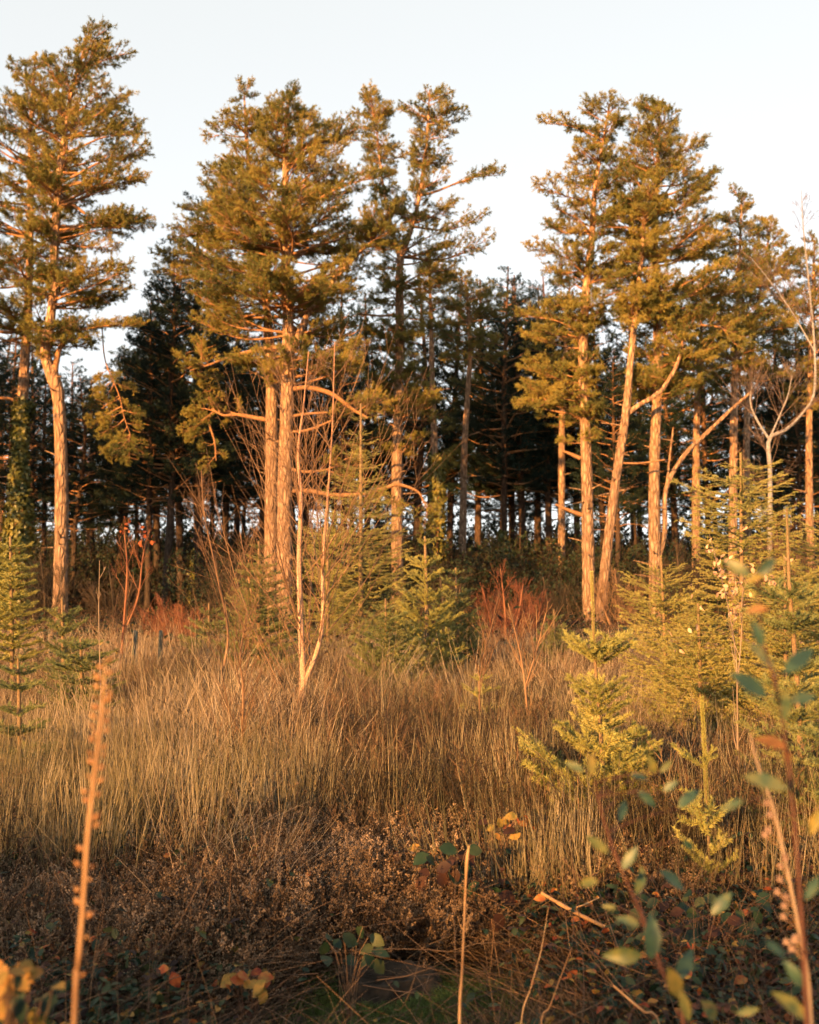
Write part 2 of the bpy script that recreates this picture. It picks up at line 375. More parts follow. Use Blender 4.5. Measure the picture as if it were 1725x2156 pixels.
for Lk, nv, nl, nw, pm in ((.45, 3, .019, .0040, 720), (.9, 4, .021, .0046, 640)):
    FEA[Lk] = []
    for k in range(nv):
        w, n = spruce_bough(Lk, int(Lk * 1000) + 50 + k, nl, nw, pm, .10, .5, .62, .16)
        FEA[Lk].append((w.mesh('bough', [M_sprucew]), n.mesh('needles', [M_spruce]), n.mesh('needles', [M_sprucey])))

def basis(base, tip, rng, roll=.35):
    x = nrm(tip - base); z = np.array([0, 0, 1.0]) + rng.normal(0, roll, 3); y = nrm(np.cross(z, x)); z = np.cross(x, y)
    return x, y, z
def place_bough(root, pair, base, tip, L, rng, roll=.35):
    x, y, z = basis(base, tip, rng, roll); s = np.linalg.norm(tip - base) / L
    if rng.uniform() < .5: y = -y; z = z
    M = Matrix([[x[0] * s, y[0] * s, z[0] * s, base[0]], [x[1] * s, y[1] * s, z[1] * s, base[1]], [x[2] * s, y[2] * s, z[2] * s, base[2]], [0, 0, 0, 1]])
    o = obj('bough', pair[0], root); o.matrix_local = M
    if pair[1] is not None: obj('needles', pair[1], o)
    return o

# ------------------------------------------------------------------ tall pines of the forest edge
def trunk_mesh(path, sides=12, rough=.04, seed=0, mat=None):
    """path rows x,y,z,r"""
    rng = np.random.default_rng(seed); p = smooth_path(path, max(14, int(len(path) * 6)))
    mb = MB(); r = p[:, 3] * (1 + rng.normal(0, rough, len(p)))
    tubes(mb, p[None, :, :3], r[None], sides)
    return mb, p
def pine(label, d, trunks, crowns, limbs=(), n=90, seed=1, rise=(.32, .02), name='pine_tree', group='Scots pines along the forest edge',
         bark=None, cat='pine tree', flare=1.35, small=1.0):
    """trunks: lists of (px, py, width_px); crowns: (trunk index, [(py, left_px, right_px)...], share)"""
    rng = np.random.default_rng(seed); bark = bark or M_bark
    b0 = G(trunks[0][0][0], d)
    root = thing(name, label, cat, b0, group)
    paths = []
    for ti, tr in enumerate(trunks):
        rows = []
        if ti == 0:
            w0 = tr[0][2] / F * d / 2
            rows.append([b0[0], b0[1], b0[2] - .15, w0 * flare])
            rows.append([b0[0], b0[1], b0[2] + .5, w0 * 1.05])
        for px, py, w in tr:
            if ti == 0 and P(px, py, d)[2] < b0[2] + 1.2: continue
            q = P(px, py, d); rows.append([q[0], q[1], q[2], w / F * d / 2])
        rows = np.array(rows); rows[:, 1] += rng.normal(0, .04, len(rows)) * (0 if ti == 0 else 1)
        rows[:, :3] -= b0
        mb, p = trunk_mesh(rows, 12 if ti == 0 else 8, .03, seed + ti)
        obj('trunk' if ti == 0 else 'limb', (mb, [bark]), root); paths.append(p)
    for q_ in range(rng.integers(7, 14)):   # broken branch stubs
        i_ = int(rng.uniform(.08, .6) * (len(paths[0]) - 1)); c_ = paths[0][i_]; a_ = rng.uniform(0, 6.28); l_ = rng.uniform(.15, .7)
        e_ = c_[:3] + np.array([math.cos(a_), math.sin(a_), rng.uniform(-.2, .5)]) * (l_ + c_[3]); mb = MB()
        tubes(mb, np.array([[c_[:3], (c_[:3] + e_) / 2 + [0, 0, .02], e_]]), np.array([[.035, .025, .012]]), 5, 0); obj('stub', (mb, [bark]), root)
    for lb in limbs:   # bare limbs: (list of px,py,w,ddepth)
        rows = []
        for q_ in lb:
            dd = q_[3] if len(q_) > 3 else 0
            q = P(q_[0], q_[1], d + dd); rows.append([q[0] - b0[0], q[1] - b0[1], q[2] - b0[2], q_[2] / F * d / 2])
        mb, p = trunk_mesh(rows, 7, .05, seed + 9)
        obj('limb', (mb, [M_wood]), root)
        if np.linalg.norm(p[-1, :3] - p[0, :3]) > 1.6:
            for q_ in range(6):
                i_ = int(rng.uniform(.55, 1) * (len(p) - 1)); bs = p[i_, :3]; dr = nrm(p[-1, :3] - p[-3, :3]) * .7 + rng.normal(0, .6, 3) + [0, 0, .15]
                Lk = (.6, 1.1)[q_ % 2]; place_bough(root, PINE[Lk][rng.integers(3)][2:], bs, bs + nrm(dr) * Lk * rng.uniform(.7, 1.1), Lk, rng)
    for ti, prof, share in crowns:
        p = paths[ti]; prof = np.array(prof, float); m = int(n * share)
        y0, y1 = prof[0, 0], prof[-1, 0]
        ta = rng.uniform(0, 6.28)
        for i in range(m):
            u = (i + rng.uniform(0, 1)) / m; py = y0 + (y1 - y0) * u
            st = 46 * (34 / d) * (.6 + .7 * u); py = round(py / st) * st + rng.normal(0, .12) * st; py = min(max(py, y0), y1)
            xl, xr = np.interp(py, prof[:, 0], prof[:, 1]), np.interp(py, prof[:, 0], prof[:, 2])
            zt = P(CX, py, d)[2] - b0[2]
            tx = np.interp(zt, p[:, 2], p[:, 0]); tz = p[-1, 2]
            XL = (xl - CX) / F * d - b0[0]; XR = (xr - CX) / F * d - b0[0]
            RL, RR = max(tx - XL, .15), max(XR - tx, .15); RD = min((RL + RR) / 2, 3.2); py += 14 * math.sin(ta * 1.7 + ti)
            ta += 2.399 + rng.normal(0, .55); c, s_ = math.cos(ta), math.sin(ta)
            ex = RR if c > 0 else RL
            k_ = rng.uniform(.66, 1.16) if rng.uniform() < .8 else rng.uniform(.35, .6)
            if rng.uniform() < .06: continue
            tip = np.array([tx + c * ex * k_, np.interp(zt, p[:, 2], p[:, 1]) + s_ * RD * k_, zt + rng.normal(0, .15)])
            dist = math.hypot(tip[0] - tx, tip[1])
            rs = rise[0] + (rise[1] - rise[0]) * min(1, u * 1.6) + rng.normal(0, .1)
            zb = min(zt - rs * dist, tz - .05)
            base = np.array([np.interp(zb, p[:, 2], p[:, 0]), np.interp(zb, p[:, 2], p[:, 1]), zb])
            Ld = np.linalg.norm(tip - base)
            if Ld < .25: continue
            Lk = min(PINE, key=lambda q: abs(math.log(q * small / Ld)))
            pr = PINE[Lk][rng.integers(len(PINE[Lk]))]
            place_bough(root, pr[2:], base, tip, Lk, rng, .18)
    return root

pine('slender ivy-wrapped pine with dark crown at the far left edge', 36,
     [[(42, 1270, 30), (40, 1000, 27), (50, 800, 22), (60, 620, 17), (64, 450, 14), (64, 300, 11), (70, 180, 7), (75, 115, 3)]],
     [(0, [(112, 50, 100), (150, 15, 120), (230, -10, 130), (330, -110, 150), (450, -130, 160), (560, -110, 150), (660, -120, 150), (760, -110, 70)], 1)],
     limbs=[[(46, 850, 9), (10, 838, 7), (-40, 842, 5)], [(60, 680, 10), (20, 700, 8), (-30, 690, 5)]], n=120, seed=11)
pine('tall forked pine with bare crooked trunk, second from left', 33,
     [[(128, 1310, 32), (130, 1050, 28), (124, 850, 26), (112, 795, 29), (95, 745, 22), (104, 690, 20), (114, 600, 18), (115, 520, 19), (127, 350, 15), (150, 200, 9), (172, 120, 5), (190, 60, 3)]],
     [(0, [(55, 178, 204), (90, 150, 225), (150, 110, 262), (200, 60, 255), (260, 30, 240), (320, 30, 275), (370, 20, 272), (430, 60, 278), (500, 70, 290), (560, 90, 225), (600, 60, 255), (660, 50, 298), (700, 60, 240), (745, 90, 170)], 1)],
     limbs=[[(112, 800, 20), (118, 765, 15), (128, 730, 9), (150, 700, 5)], [(120, 480, 10), (90, 462, 8), (55, 450, 5, -.3)], [(126, 400, 9), (165, 385, 7), (200, 395, 5)], [(121, 440, 10), (150, 430, 8), (180, 450, 5)]],
     n=150, seed=12)
pine('twin-trunk pine, left and thinner of the joined centre pair', 34.5,
     [[(570, 1240, 30), (572, 1000, 27), (572, 790, 24), (566, 690, 18), (550, 560, 14), (533, 430, 11), (520, 300, 8), (514, 195, 3)]],
     [(0, [(188, 496, 530), (225, 468, 555), (270, 432, 570), (320, 470, 560), (380, 430, 545), (415, 360, 520), (450, 352, 500), (500, 400, 520), (560, 350, 540), (620, 380, 540)], 1)],
     limbs=[[(568, 885, 11), (540, 880, 9), (500, 873, 7), (470, 874, 5), (445, 860, 3)]], n=95, seed=13)
pine('broadest pine in the middle with wide spreading bright crown', 33,
     [[(600, 1280, 34), (600, 1000, 30), (607, 760, 26), (606, 640, 22), (600, 500, 16), (602, 330, 12), (607, 210, 3)],
      [(612, 745, 13), (650, 660, 13), (700, 590, 11), (750, 540, 8), (790, 500, 4)]],
     [(0, [(198, 592, 625), (240, 545, 690), (290, 540, 715), (340, 520, 735), (400, 470, 770), (460, 430, 800), (520, 420, 810), (580, 400, 770), (640, 385, 740), (700, 395, 730), (740, 430, 770), (790, 560, 770)], .85),
      (1, [(440, 770, 860), (500, 740, 860), (560, 700, 810)], .15)],
     limbs=[[(606, 1035, 9), (650, 1033, 10), (700, 1042, 10), (760, 1040, 9), (810, 1028, 8), (838, 1020, 8), (880, 1035, 5), (893, 1060, 3)],
            [(612, 820, 12), (650, 816, 11), (700, 830, 10), (740, 860, 8), (775, 880, 5)],
            [(606, 878, 8), (640, 872, 6), (690, 868, 4)], [(606, 910, 7), (650, 905, 6), (700, 885, 4)],
            [(606, 985, 8), (640, 993, 7), (690, 988, 5), (730, 965, 3)],
            [(604, 640, 9), (560, 655, 7), (510, 668, 5)], [(602, 730, 11), (550, 735, 9), (490, 750, 7), (440, 768, 5), (400, 780, 2)],
            [(602, 548, 8), (560, 525, 7), (500, 490, 5), (450, 462, 3)]],
     n=205, seed=14)
pine('pine right of centre with two separate upright tops', 38,
     [[(838, 1290, 26), (836, 1000, 23), (842, 700, 19), (842, 560, 16), (860, 500, 12), (880, 430, 9), (897, 320, 7), (905, 190, 3)],
      [(845, 560, 9), (826, 480, 7), (812, 420, 6), (800, 340, 5), (790, 235, 2)]],
     [(0, [(186, 882, 925), (215, 860, 965), (245, 852, 980), (275, 880, 950), (310, 868, 972), (345, 872, 985), (375, 880, 960), (400, 900, 1030), (440, 850, 990), (490, 820, 1008), (530, 790, 1000), (570, 760, 960), (620, 765, 925), (680, 775, 890), (760, 780, 870), (850, 780, 940), (950, 800, 900)], .72),
      (1, [(212, 725, 760), (240, 735, 835), (290, 740, 860), (335, 760, 880), (380, 770, 830), (430, 740, 830)], .28)],
     limbs=[[(840, 662, 6), (800, 665, 5), (752, 660, 4)], [(838, 870, 8), (870, 872, 6), (910, 856, 4)], [(848, 470, 5), (890, 455, 5), (930, 462, 3)]],
     n=205, seed=15)
pine('slim straight pine with sunlit lower trunk right of centre', 46,
     [[(972, 1245, 17), (975, 1100, 16), (978, 950, 14), (985, 830, 11), (990, 740, 9), (985, 640, 6), (980, 580, 3)]],
     [(0, [(575, 960, 1010), (620, 930, 1060), (680, 920, 1080), (760, 930, 1060)], 1)], n=40, seed=16, group='pines standing behind the front row')
pine('slim pine just right of the two-topped pine, ivy on its lower trunk', 44,
     [[(915, 1240, 18), (915, 960, 15), (910, 800, 12), (908, 680, 9), (905, 580, 4)]],
     [(0, [(560, 880, 940), (620, 860, 970), (700, 880, 960)], 1)], n=32, seed=17, group='pines standing behind the front row')
pine('straight pine with thick bare trunk left of the leaning trunk', 34,
     [[(1240, 1340, 27), (1236, 1000, 24), (1228, 760, 21), (1234, 620, 18), (1245, 520, 15), (1253, 400, 10), (1270, 300, 6), (1284, 218, 3)]],
     [(0, [(215, 1262, 1308), (240, 1165, 1318), (275, 1170, 1310), (320, 1200, 1310), (360, 1190, 1320), (395, 1122, 1320), (440, 1150, 1335), (500, 1150, 1330), (560, 1140, 1320), (600, 1165, 1290), (650, 1150, 1300), (700, 1110, 1260), (760, 1120, 1240), (850, 1110, 1260), (930, 1140, 1250)], 1)],
     limbs=[[(1226, 845, 8), (1200, 825, 7), (1170, 822, 5), (1120, 845, 3)], [(1228, 880, 7), (1190, 870, 6), (1140, 860, 3)], [(1222, 965, 9), (1200, 955, 7), (1182, 948, 3)],
            [(1228, 1085, 10), (1200, 1075, 8), (1170, 1062, 5)], [(1232, 700, 9), (1215, 670, 7), (1190, 655, 4)], [(1246, 595, 6), (1270, 570, 4), (1300, 560, 2)]], n=145, seed=18)
pine('leaning pine trunk forking between two straight pines', 33,
     [[(1262, 1330, 22), (1292, 1050, 20), (1318, 870, 18), (1330, 740, 14), (1345, 600, 11), (1357, 480, 8), (1365, 400, 3)],
      [(1320, 872, 11), (1350, 850, 11), (1390, 825, 10), (1425, 770, 8), (1440, 715, 5)]],
     [(0, [(380, 1320, 1400), (450, 1290, 1420), (560, 1290, 1420), (640, 1280, 1410), (700, 1290, 1400)], .8),
      (1, [(680, 1400, 1480), (740, 1390, 1470), (800, 1380, 1450)], .2)],
     limbs=[[(1305, 975, 5), (1350, 975, 4), (1400, 968, 3)]], n=85, seed=19)
pine('tallest right-hand pine with straight trunk and a low side stem', 34,
     [[(1380, 1260, 28), (1378, 1000, 24), (1385, 800, 20), (1382, 600, 17), (1378, 470, 14), (1385, 350, 9), (1390, 212, 3)],
      [(1382, 1190, 13), (1400, 1120, 12), (1403, 1030, 10), (1440, 960, 10), (1490, 910, 9), (1540, 862, 7), (1582, 825, 5)],
      [(1402, 1040, 6), (1410, 970, 5), (1418, 900, 3)]],
     [(0, [(208, 1352, 1405), (245, 1345, 1420), (280, 1325, 1450), (330, 1310, 1480), (380, 1285, 1505), (430, 1290, 1520), (480, 1300, 1500), (530, 1310, 1540), (600, 1310, 1545), (660, 1320, 1560), (710, 1330, 1560), (790, 1330, 1500), (850, 1340, 1470)], 1)],
     limbs=[[(1384, 700, 7), (1430, 690, 6), (1480, 685, 5), (1530, 690, 3)], [(1380, 520, 8), (1340, 495, 6), (1300, 480, 4)], [(1384, 620, 5), (1420, 600, 5), (1460, 590, 3)]],
     n=170, seed=20)
BK = 'pines standing behind the front row'
pine('thin orange-lit pine with snapped side branches left of the right group', 46,
     [[(1183, 1290, 17), (1183, 1060, 15), (1184, 870, 13), (1192, 720, 9), (1200, 600, 3)]],
     [(0, [(585, 1160, 1230), (640, 1120, 1260), (720, 1100, 1250), (800, 1130, 1240), (900, 1130, 1230)], 1)], n=42, seed=21, group=BK)
pine('orange-lit dark-crowned pine between tall side stem and young spruces', 42,
     [[(1466, 1260, 18), (1466, 1050, 17), (1468, 880, 14), (1475, 740, 9), (1480, 600, 3)]],
     [(0, [(600, 1440, 1520), (680, 1420, 1540), (780, 1420, 1550), (860, 1440, 1520)], 1)], n=45, seed=22, group=BK)
pine('right-hand pine with pointed tuft top above the bushy spruce', 38,
     [[(1543, 1230, 19), (1545, 950, 17), (1548, 780, 13), (1556, 600, 8), (1562, 415, 3)]],
     [(0, [(408, 1548, 1575), (450, 1530, 1600), (500, 1510, 1610), (570, 1500, 1640), (650, 1490, 1640), (740, 1480, 1620), (820, 1490, 1600)], 1)], n=85, seed=23)
pine('right-hand pine with orange trunk close behind the pointed one', 40,
     [[(1578, 1230, 16), (1572, 950, 14), (1580, 780, 11), (1600, 620, 7), (1626, 460, 3)]],
     [(0, [(455, 1612, 1642), (490, 1590, 1660), (540, 1580, 1690), (620, 1580, 1700), (720, 1570, 1690), (800, 1570, 1660)], 1)], n=70, seed=24)
pine('brown-crowned pine at the right edge behind the bare birch', 42,
     [[(1708, 1260, 18), (1704, 1000, 15), (1706, 800, 11), (1712, 620, 6), (1716, 505, 3)]],
     [(0, [(500, 1690, 1735), (560, 1660, 1770), (650, 1650, 1790), (760, 1640, 1790), (850, 1660, 1780)], 1)], n=60, seed=25)
for px in ((1300, 1128), (1313, 1150)):
    pass

# background forest: trunk + one crown mesh shared between copies
def bg_assets():
    out = []
    lite = {}
    for Lk in (1.1, 2.2, 3.2):
        lite[Lk] = [pine_bough(Lk, 900 + int(Lk * 10) + k, .85, .12, .024, 9) for k in range(3)]
    for v in range(4):
        rng = np.random.default_rng(70 + v); cr = MB()
        p = np.array([[0, 0, 0], [.15 * rng.normal(), .1 * rng.normal(), 6], [.25 * rng.normal(), .2 * rng.normal(), 11], [.2 * rng.normal(), 0, 16]])
        rr = np.array([.2, .16, .12, .03]); tm, pp = trunk_mesh(np.column_stack([p, rr]), 8, .04, v)
        ta = 0
        for i in range(64):
            u = i / 64; z = 16 - 10.5 * u ** .9; R = 3.3 * min(1, .15 + 1.5 * u) * (1 - .25 * u) * rng.uniform(.7, 1.1)
            ta += 2.4 + rng.normal(0, .3)
            tip = np.array([math.cos(ta) * R, math.sin(ta) * R, z]); base = np.array([0, 0, z - (.5 - .45 * u) * R])
            base[:2] = [np.interp(base[2], pp[:, 2], pp[:, j]) for j in (0, 1)]
            Ld = np.linalg.norm(tip - base); Lk = min(lite, key=lambda q: abs(q - Ld))
            x, y, z_ = basis(base, tip, rng); s = Ld / Lk; M = np.eye(4); M[:3, 0] = x * s; M[:3, 1] = y * s; M[:3, 2] = z_ * s; M[:3, 3] = base
            w, n = lite[Lk][rng.integers(3)]
            cr.merge(n, M, 0)
            for vv, (f, m_, sm) in list(zip(w.v, w.f))[:1]:
                q = MB(); q.add(vv, f, 1, True); cr.merge(q, M)
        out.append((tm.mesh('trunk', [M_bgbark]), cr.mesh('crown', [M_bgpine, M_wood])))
    return out
BG = bg_assets()
rngb = np.random.default_rng(5)
BGL = [  # px of the base, top y, distance, label
 (-420, 300, 40, None), (-330, 250, 33, None), (-250, 420, 44, None), (-180, 330, 38, None), (-560, 260, 36, None), (-120, 560, 46, None), (-700, 250, 42, None), (-480, 200, 28, None),
 (15, 700, 52, 'dark pine behind the ivy-wrapped trunk at the left edge'),
 (92, 770, 50, 'thick dark pine trunk between the two leftmost pines'),
 (155, 790, 48, 'thin dark pine immediately right of the crooked bare trunk'),
 (197, 800, 56, 'thin background pine second right of the crooked bare trunk'),
 (250, 775, 50, 'reddish background pine trunk above the orange-leaved sapling'),
 (290, 790, 60, 'faint far pine behind the orange-leaved sapling'),
 (336, 625, 50, 'dark pine whose crown steps up beside the left sky gap'),
 (385, 560, 47, 'tall dark pine filling the left shoulder of the broad crown'),
 (415, 545, 45, 'dark pine with a greenish sunlit foot left of the twin trunks'),
 (312, 650, 43, 'dark low-crowned pine at the right rim of the left sky gap'), (345, 545, 42, 'broad dark pine hiding the left flank of the broad crown'), (425, 430, 44, 'dark pine rising behind the branch left of the twin trunks'),
 (470, 600, 52, 'dark pine behind the bare birch sapling on its left'),
 (552, 640, 50, 'orange-edged pine trunk peeping out left of the twin trunks'),
 (500, 700, 60, 'distant pine seen through the twigs left of the twin trunks'),
 (650, 620, 52, 'dark pine directly behind the bare birch sapling twigs'),
 (720, 600, 50, 'dark pine above the tall yellow-green young spruce, left side'),
 (775, 610, 56, 'dark pine above the tall yellow-green young spruce, right side'),
 (880, 590, 52, 'dark pine hidden behind the two-topped pine'),
 (945, 580, 54, 'dark pine between the ivy trunk and the slim sunlit trunk'),
 (1008, 585, 54, 'reddish thin pine just right of the slim sunlit trunk'),
 (1058, 565, 50, 'thick dark pine trunk above the red twig bush'),
 (1080, 600, 58, 'second dark pine trunk above the red twig bush'),
 (1105, 580, 52, 'thin dark pole pine in the bright gap, first from left'),
 (1132, 600, 57, 'thin dark pole pine in the bright gap, second from left'),
 (1160, 570, 52, 'thin dark pole pine in the bright gap, third from left'),
 (1215, 620, 55, 'dark pine behind the thick bare trunk on its left'),
 (1278, 640, 52, 'dark pine visible between the straight and the leaning trunk'),
 (1300, 760, 43, 'short orange-lit trunk at the foot of the leaning pine'),
 (1340, 640, 54, 'dark pine behind the fork of the leaning trunk'),
 (1425, 620, 52, 'dark pine right of the tallest right-hand trunk'),
 (1505, 640, 50, 'dark pine above the feathery spruce on its left'),
 (1640, 640, 52, 'dark pine behind the silver birch fork'),
 (1685, 700, 48, 'dark trunk near the right edge behind the young spruce leader'),
 (1740, 560, 50, 'dark pine cut by the right edge of the picture'),
 (1850, 500, 44, None), (1960, 450, 50, None),
]
# a second, deeper row filling the wood
for k, px in enumerate(range(-60, 1800, 62)):
    BGL.append((px + rngb.uniform(-22, 22), rngb.uniform(690, 800), rngb.uniform(64, 84), 'one of the far pines in the dark depth of the wood'))
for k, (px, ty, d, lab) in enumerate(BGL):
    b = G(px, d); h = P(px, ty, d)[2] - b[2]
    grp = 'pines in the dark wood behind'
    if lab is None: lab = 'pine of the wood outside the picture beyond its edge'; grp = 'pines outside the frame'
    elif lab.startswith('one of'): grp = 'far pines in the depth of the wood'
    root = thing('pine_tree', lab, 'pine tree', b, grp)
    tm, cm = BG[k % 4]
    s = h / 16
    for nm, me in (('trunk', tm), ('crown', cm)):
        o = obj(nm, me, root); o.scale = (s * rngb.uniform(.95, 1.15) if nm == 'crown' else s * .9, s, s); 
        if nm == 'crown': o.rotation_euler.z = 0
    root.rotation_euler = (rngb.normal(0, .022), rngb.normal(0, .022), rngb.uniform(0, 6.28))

# ------------------------------------------------------------------ bare trees, saplings and shrubs
def twigs(mb, rng, P0, D0, L, r0, S=5, up=.35, wob=.12, n=3, mi=0, tip=.0009):
    bend = rng.normal(0, wob, P0.shape); bend[:, 2] += up
    A = arcs(P0, D0, L, bend, S)
    R = np.asarray(r0)[:, None] * np.linspace(1, 0, S)[None] + tip
    tubes(mb, A, R, n, mi); return A
def sample(A, k, t):
    S = A.shape[1]; x = t * (S - 1); i = np.minimum(x.astype(int), S - 2); f = (x - i)[:, None]
    p = A[k, i] * (1 - f) + A[k, i + 1] * f; return p, nrm(A[k, i + 1] - A[k, i])
def children(rng, A, per, tr=(.15, .95), ang=.7, lens=None, L=None):
    K = len(A); k = np.repeat(np.arange(K), per); t = rng.uniform(*tr, len(k))
    p, d = sample(A, k, t); r = randdir(rng, len(k)); r -= (r * d).sum(1, keepdims=True) * d
    dd = nrm(d + nrm(r) * ang)
    l = np.linalg.norm(A[k, -1] - A[k, 0], axis=1) * (1.05 - t) * rng.uniform(*lens, len(k))
    return p, dd, l
def bare_tree(name, label, cat, d, stems, nb, seed, mat, tmat, blen, lean=.55, per=(5, 3), rb=.006, up=.3, yr=(.12, .95), group=None, leaves=None, tips=.0009, sides=7):
    rng = np.random.default_rng(seed); b0 = G(stems[0][0][0], d); root = thing(name, label, cat, b0, group)
    ps = []
    for i, st in enumerate(stems):
        rows = [[b0[0], b0[1], b0[2] - .05, st[0][2] / F * d / 2]] if i == 0 else []
        for q_ in st:
            q = P(q_[0], q_[1], d + (q_[3] if len(q_) > 3 else 0))
            if i == 0 and q[2] < b0[2] + .1: continue
            rows.append([q[0], q[1], q[2], q_[2] / F * d / 2])
        rows = np.array(rows); rows[:, :3] -= b0
        mb, p = trunk_mesh(rows, sides, .03, seed + i); obj('trunk' if i == 0 else 'stem', (mb, [mat]), root); ps.append(p)
    mb = MB(); allA = []
    for i, p in enumerate(ps):
        nn = int(nb * len(p) / sum(len(q) for q in ps)); A = p[None, :, :3]
        t = np.sort(rng.uniform(*yr, nn)); pp, dd = sample(A, np.zeros(nn, int), t)
        az = rng.uniform(0, 6.28, nn); out = np.stack([np.cos(az), np.sin(az), np.zeros(nn)], 1)
        D = nrm(dd * (1 - lean) + out * lean + np.array([0, 0, .25]))
        L = blen * (1.15 - t) ** .8 * rng.uniform(.5, 1.1, nn)
        A = twigs(mb, rng, pp, D, L, rb * (L / blen + .25), 6, up, .1, 4, 0, tips); allA.append(A)
    A = np.concatenate(allA)
    for j, pr in enumerate(per):
        q, dd, l = children(rng, A, pr, (.12, .95), .65, (.35, .75))
        A = twigs(mb, rng, q, dd, l, np.full(len(l), rb * .35 / (j + 1)), 4, up * .5, .12, 3, 0, tips * .8)
    obj('twigs', (mb, [tmat]), root)
    return root, A, rng
# birch sapling standing in the grass
bare_tree('birch_sapling', 'leafless young birch with pale forked stem rising from the grass', 'birch sapling', 10,
          [[(626, 1560, 17), (630, 1500, 16), (638, 1440, 15), (634, 1330, 13), (630, 1180, 11), (634, 1050, 9), (628, 950, 6), (640, 850, 4), (650, 740, 2)],
           [(640, 1440, 11), (668, 1370, 10), (680, 1300, 8), (680, 1180, 7), (690, 1050, 5), (700, 900, 3), (705, 720, 2)]], 90, 31, M_birch, M_twig, 1.9, .6, (4, 2), .0045, .42, (.04, .93), tips=.0010)
bare_tree('silver_birch', 'silver birch with white forked limbs and hazy bare twigs at right', 'birch tree', 24,
          [[(1622, 1180, 11), (1622, 1000, 10), (1620, 925, 9), (1655, 905, 7), (1690, 870, 6), (1714, 830, 6), (1716, 740, 5), (1704, 600, 4), (1692, 480, 2.5), (1688, 400, 1)],
           [(1620, 925, 6), (1592, 880, 5), (1580, 840, 3), (1590, 790, 1.5)], [(1716, 740, 4), (1670, 660, 3), (1620, 590, 2), (1580, 540, 1)], [(1620, 925, 5), (1640, 880, 3.5), (1660, 830, 2.5), (1670, 780, 1)]],
          110, 32, M_whitebirch, M_greytwig, 1.9, .55, (5, 3), .007, .15, (.3, .98), tips=.0016)
T = 'leafless twiggy saplings in the clearing'
for (lab, d, st, nb, sd_, m1, m2, bl) in [
    ('reddish leafless sapling in the grass left of the young birch', 7.5, [[(508, 1640, 7), (510, 1560, 6), (512, 1450, 5), (506, 1380, 3), (520, 1290, 2)]], 34, 41, M_twig, M_twig, .65),
    ('leafless sapling with steep thin shoots, further left of the birch', 12, [[(470, 1420, 7), (480, 1330, 5), (455, 1200, 4), (430, 1080, 3), (424, 990, 2)]], 24, 42, M_twig, M_twig, 1.2),
    ('orange-leaved thin sapling below the left sky gap', 13, [[(255, 1400, 7), (262, 1300, 5), (268, 1200, 4), (262, 1120, 2)], [(258, 1340, 5), (290, 1260, 4), (300, 1180, 3), (312, 1120, 2)]], 22, 43, M_redtwig, M_redtwig, .7),
    ('single upright leafless whip left of the dried seed spike top', 8, [[(212, 1480, 2.5), (210, 1380, 2), (208, 1280, 1.6), (210, 1180, 1)]], 8, 44, M_weed, M_weed, .35),
    ('leafless sapling in front of the small right-hand pines', 9, [[(1010, 1470, 3), (1015, 1400, 2.5), (1035, 1320, 2), (1050, 1250, 1)]], 16, 45, M_twig, M_twig, .5),
    ('thin forked twiggy shrub rising beside the main little spruce', 8.5, [[(1110, 1500, 5), (1100, 1400, 4), (1085, 1330, 3), (1070, 1270, 2)], [(1105, 1450, 4), (1130, 1370, 3), (1150, 1290, 2)]], 22, 46, M_twig, M_twig, .5),
    ('pale leafless shrub under the twin pine trunks', 14, [[(560, 1400, 6), (540, 1300, 5), (520, 1200, 3), (505, 1120, 2)]], 22, 47, M_twig, M_twig, 1.0)]:
    bare_tree('bare_sapling', lab, 'sapling', d, st, nb, sd_, m1, m2, bl, .5, (4, 2), .004, .4, (.1, .95), T, tips=.001)
for (lab, d, px, h, nb, sd_, mt) in [
    ('rust-red leafless bush right of centre at the wood edge', 20, 1060, 1.9, 60, 51, M_redtwig), ('second red leafless bush right of the first at the wood edge', 21, 1100, 1.6, 70, 52, M_redtwig),
    ('low orange-red bush below the left sky gap', 22, 345, 1.3, 90, 53, M_redtwig), ('sprawling red-brown bush left of the greenish sunlit foot', 20, 380, 1.2, 70, 54, M_redtwig),
    ('brown leafless bush between the leftmost pines and the red bush', 24, 235, 2.0, 80, 55, M_dimtwig), ('dim brown bush at the base of the ivy trunk', 26, 90, 2.4, 80, 56, M_dimtwig),
    ('brown leafless bush at the foot of the leaning pine', 26, 1300, 2.0, 80, 57, M_twig), ('dark brown bush behind the tallest right-hand trunk', 27, 1430, 2.6, 90, 58, M_dimtwig),
    ('brown bush at the far end of the bright gap', 30, 1150, 1.8, 80, 59, M_dimtwig), ('reddish bush between the centre pines and the slim sunlit trunk', 24, 930, 2.0, 50, 60, M_dimtwig),
    ('brown bush behind the feathery spruce at right', 22, 1640, 3.0, 100, 61, M_twig), ('brown bush just left of the twin trunks', 25, 500, 2.3, 45, 62, M_dimtwig)]:
    pt = lambda q: 1230 - (q - 1.6) / d * F
    top = pt(h)
    bare_tree('leafless_bush', lab, 'bush', d, [[(px, pt(0), 8), (px + 4, pt(h * .5), 5), (px - 6, top, 2)], [(px, pt(.1), 6), (px + 30, pt(h * .5), 4), (px + 42, pt(h * .85), 2)], [(px, pt(.1), 6), (px - 28, pt(h * .5), 4), (px - 44, pt(h * .8), 2)]],
              nb, sd_, mt, mt, h * .55, .6, (6, 3), .006, .3, (.02, .95), 'leafless bushes along the wood edge', tips=.0022, sides=5)

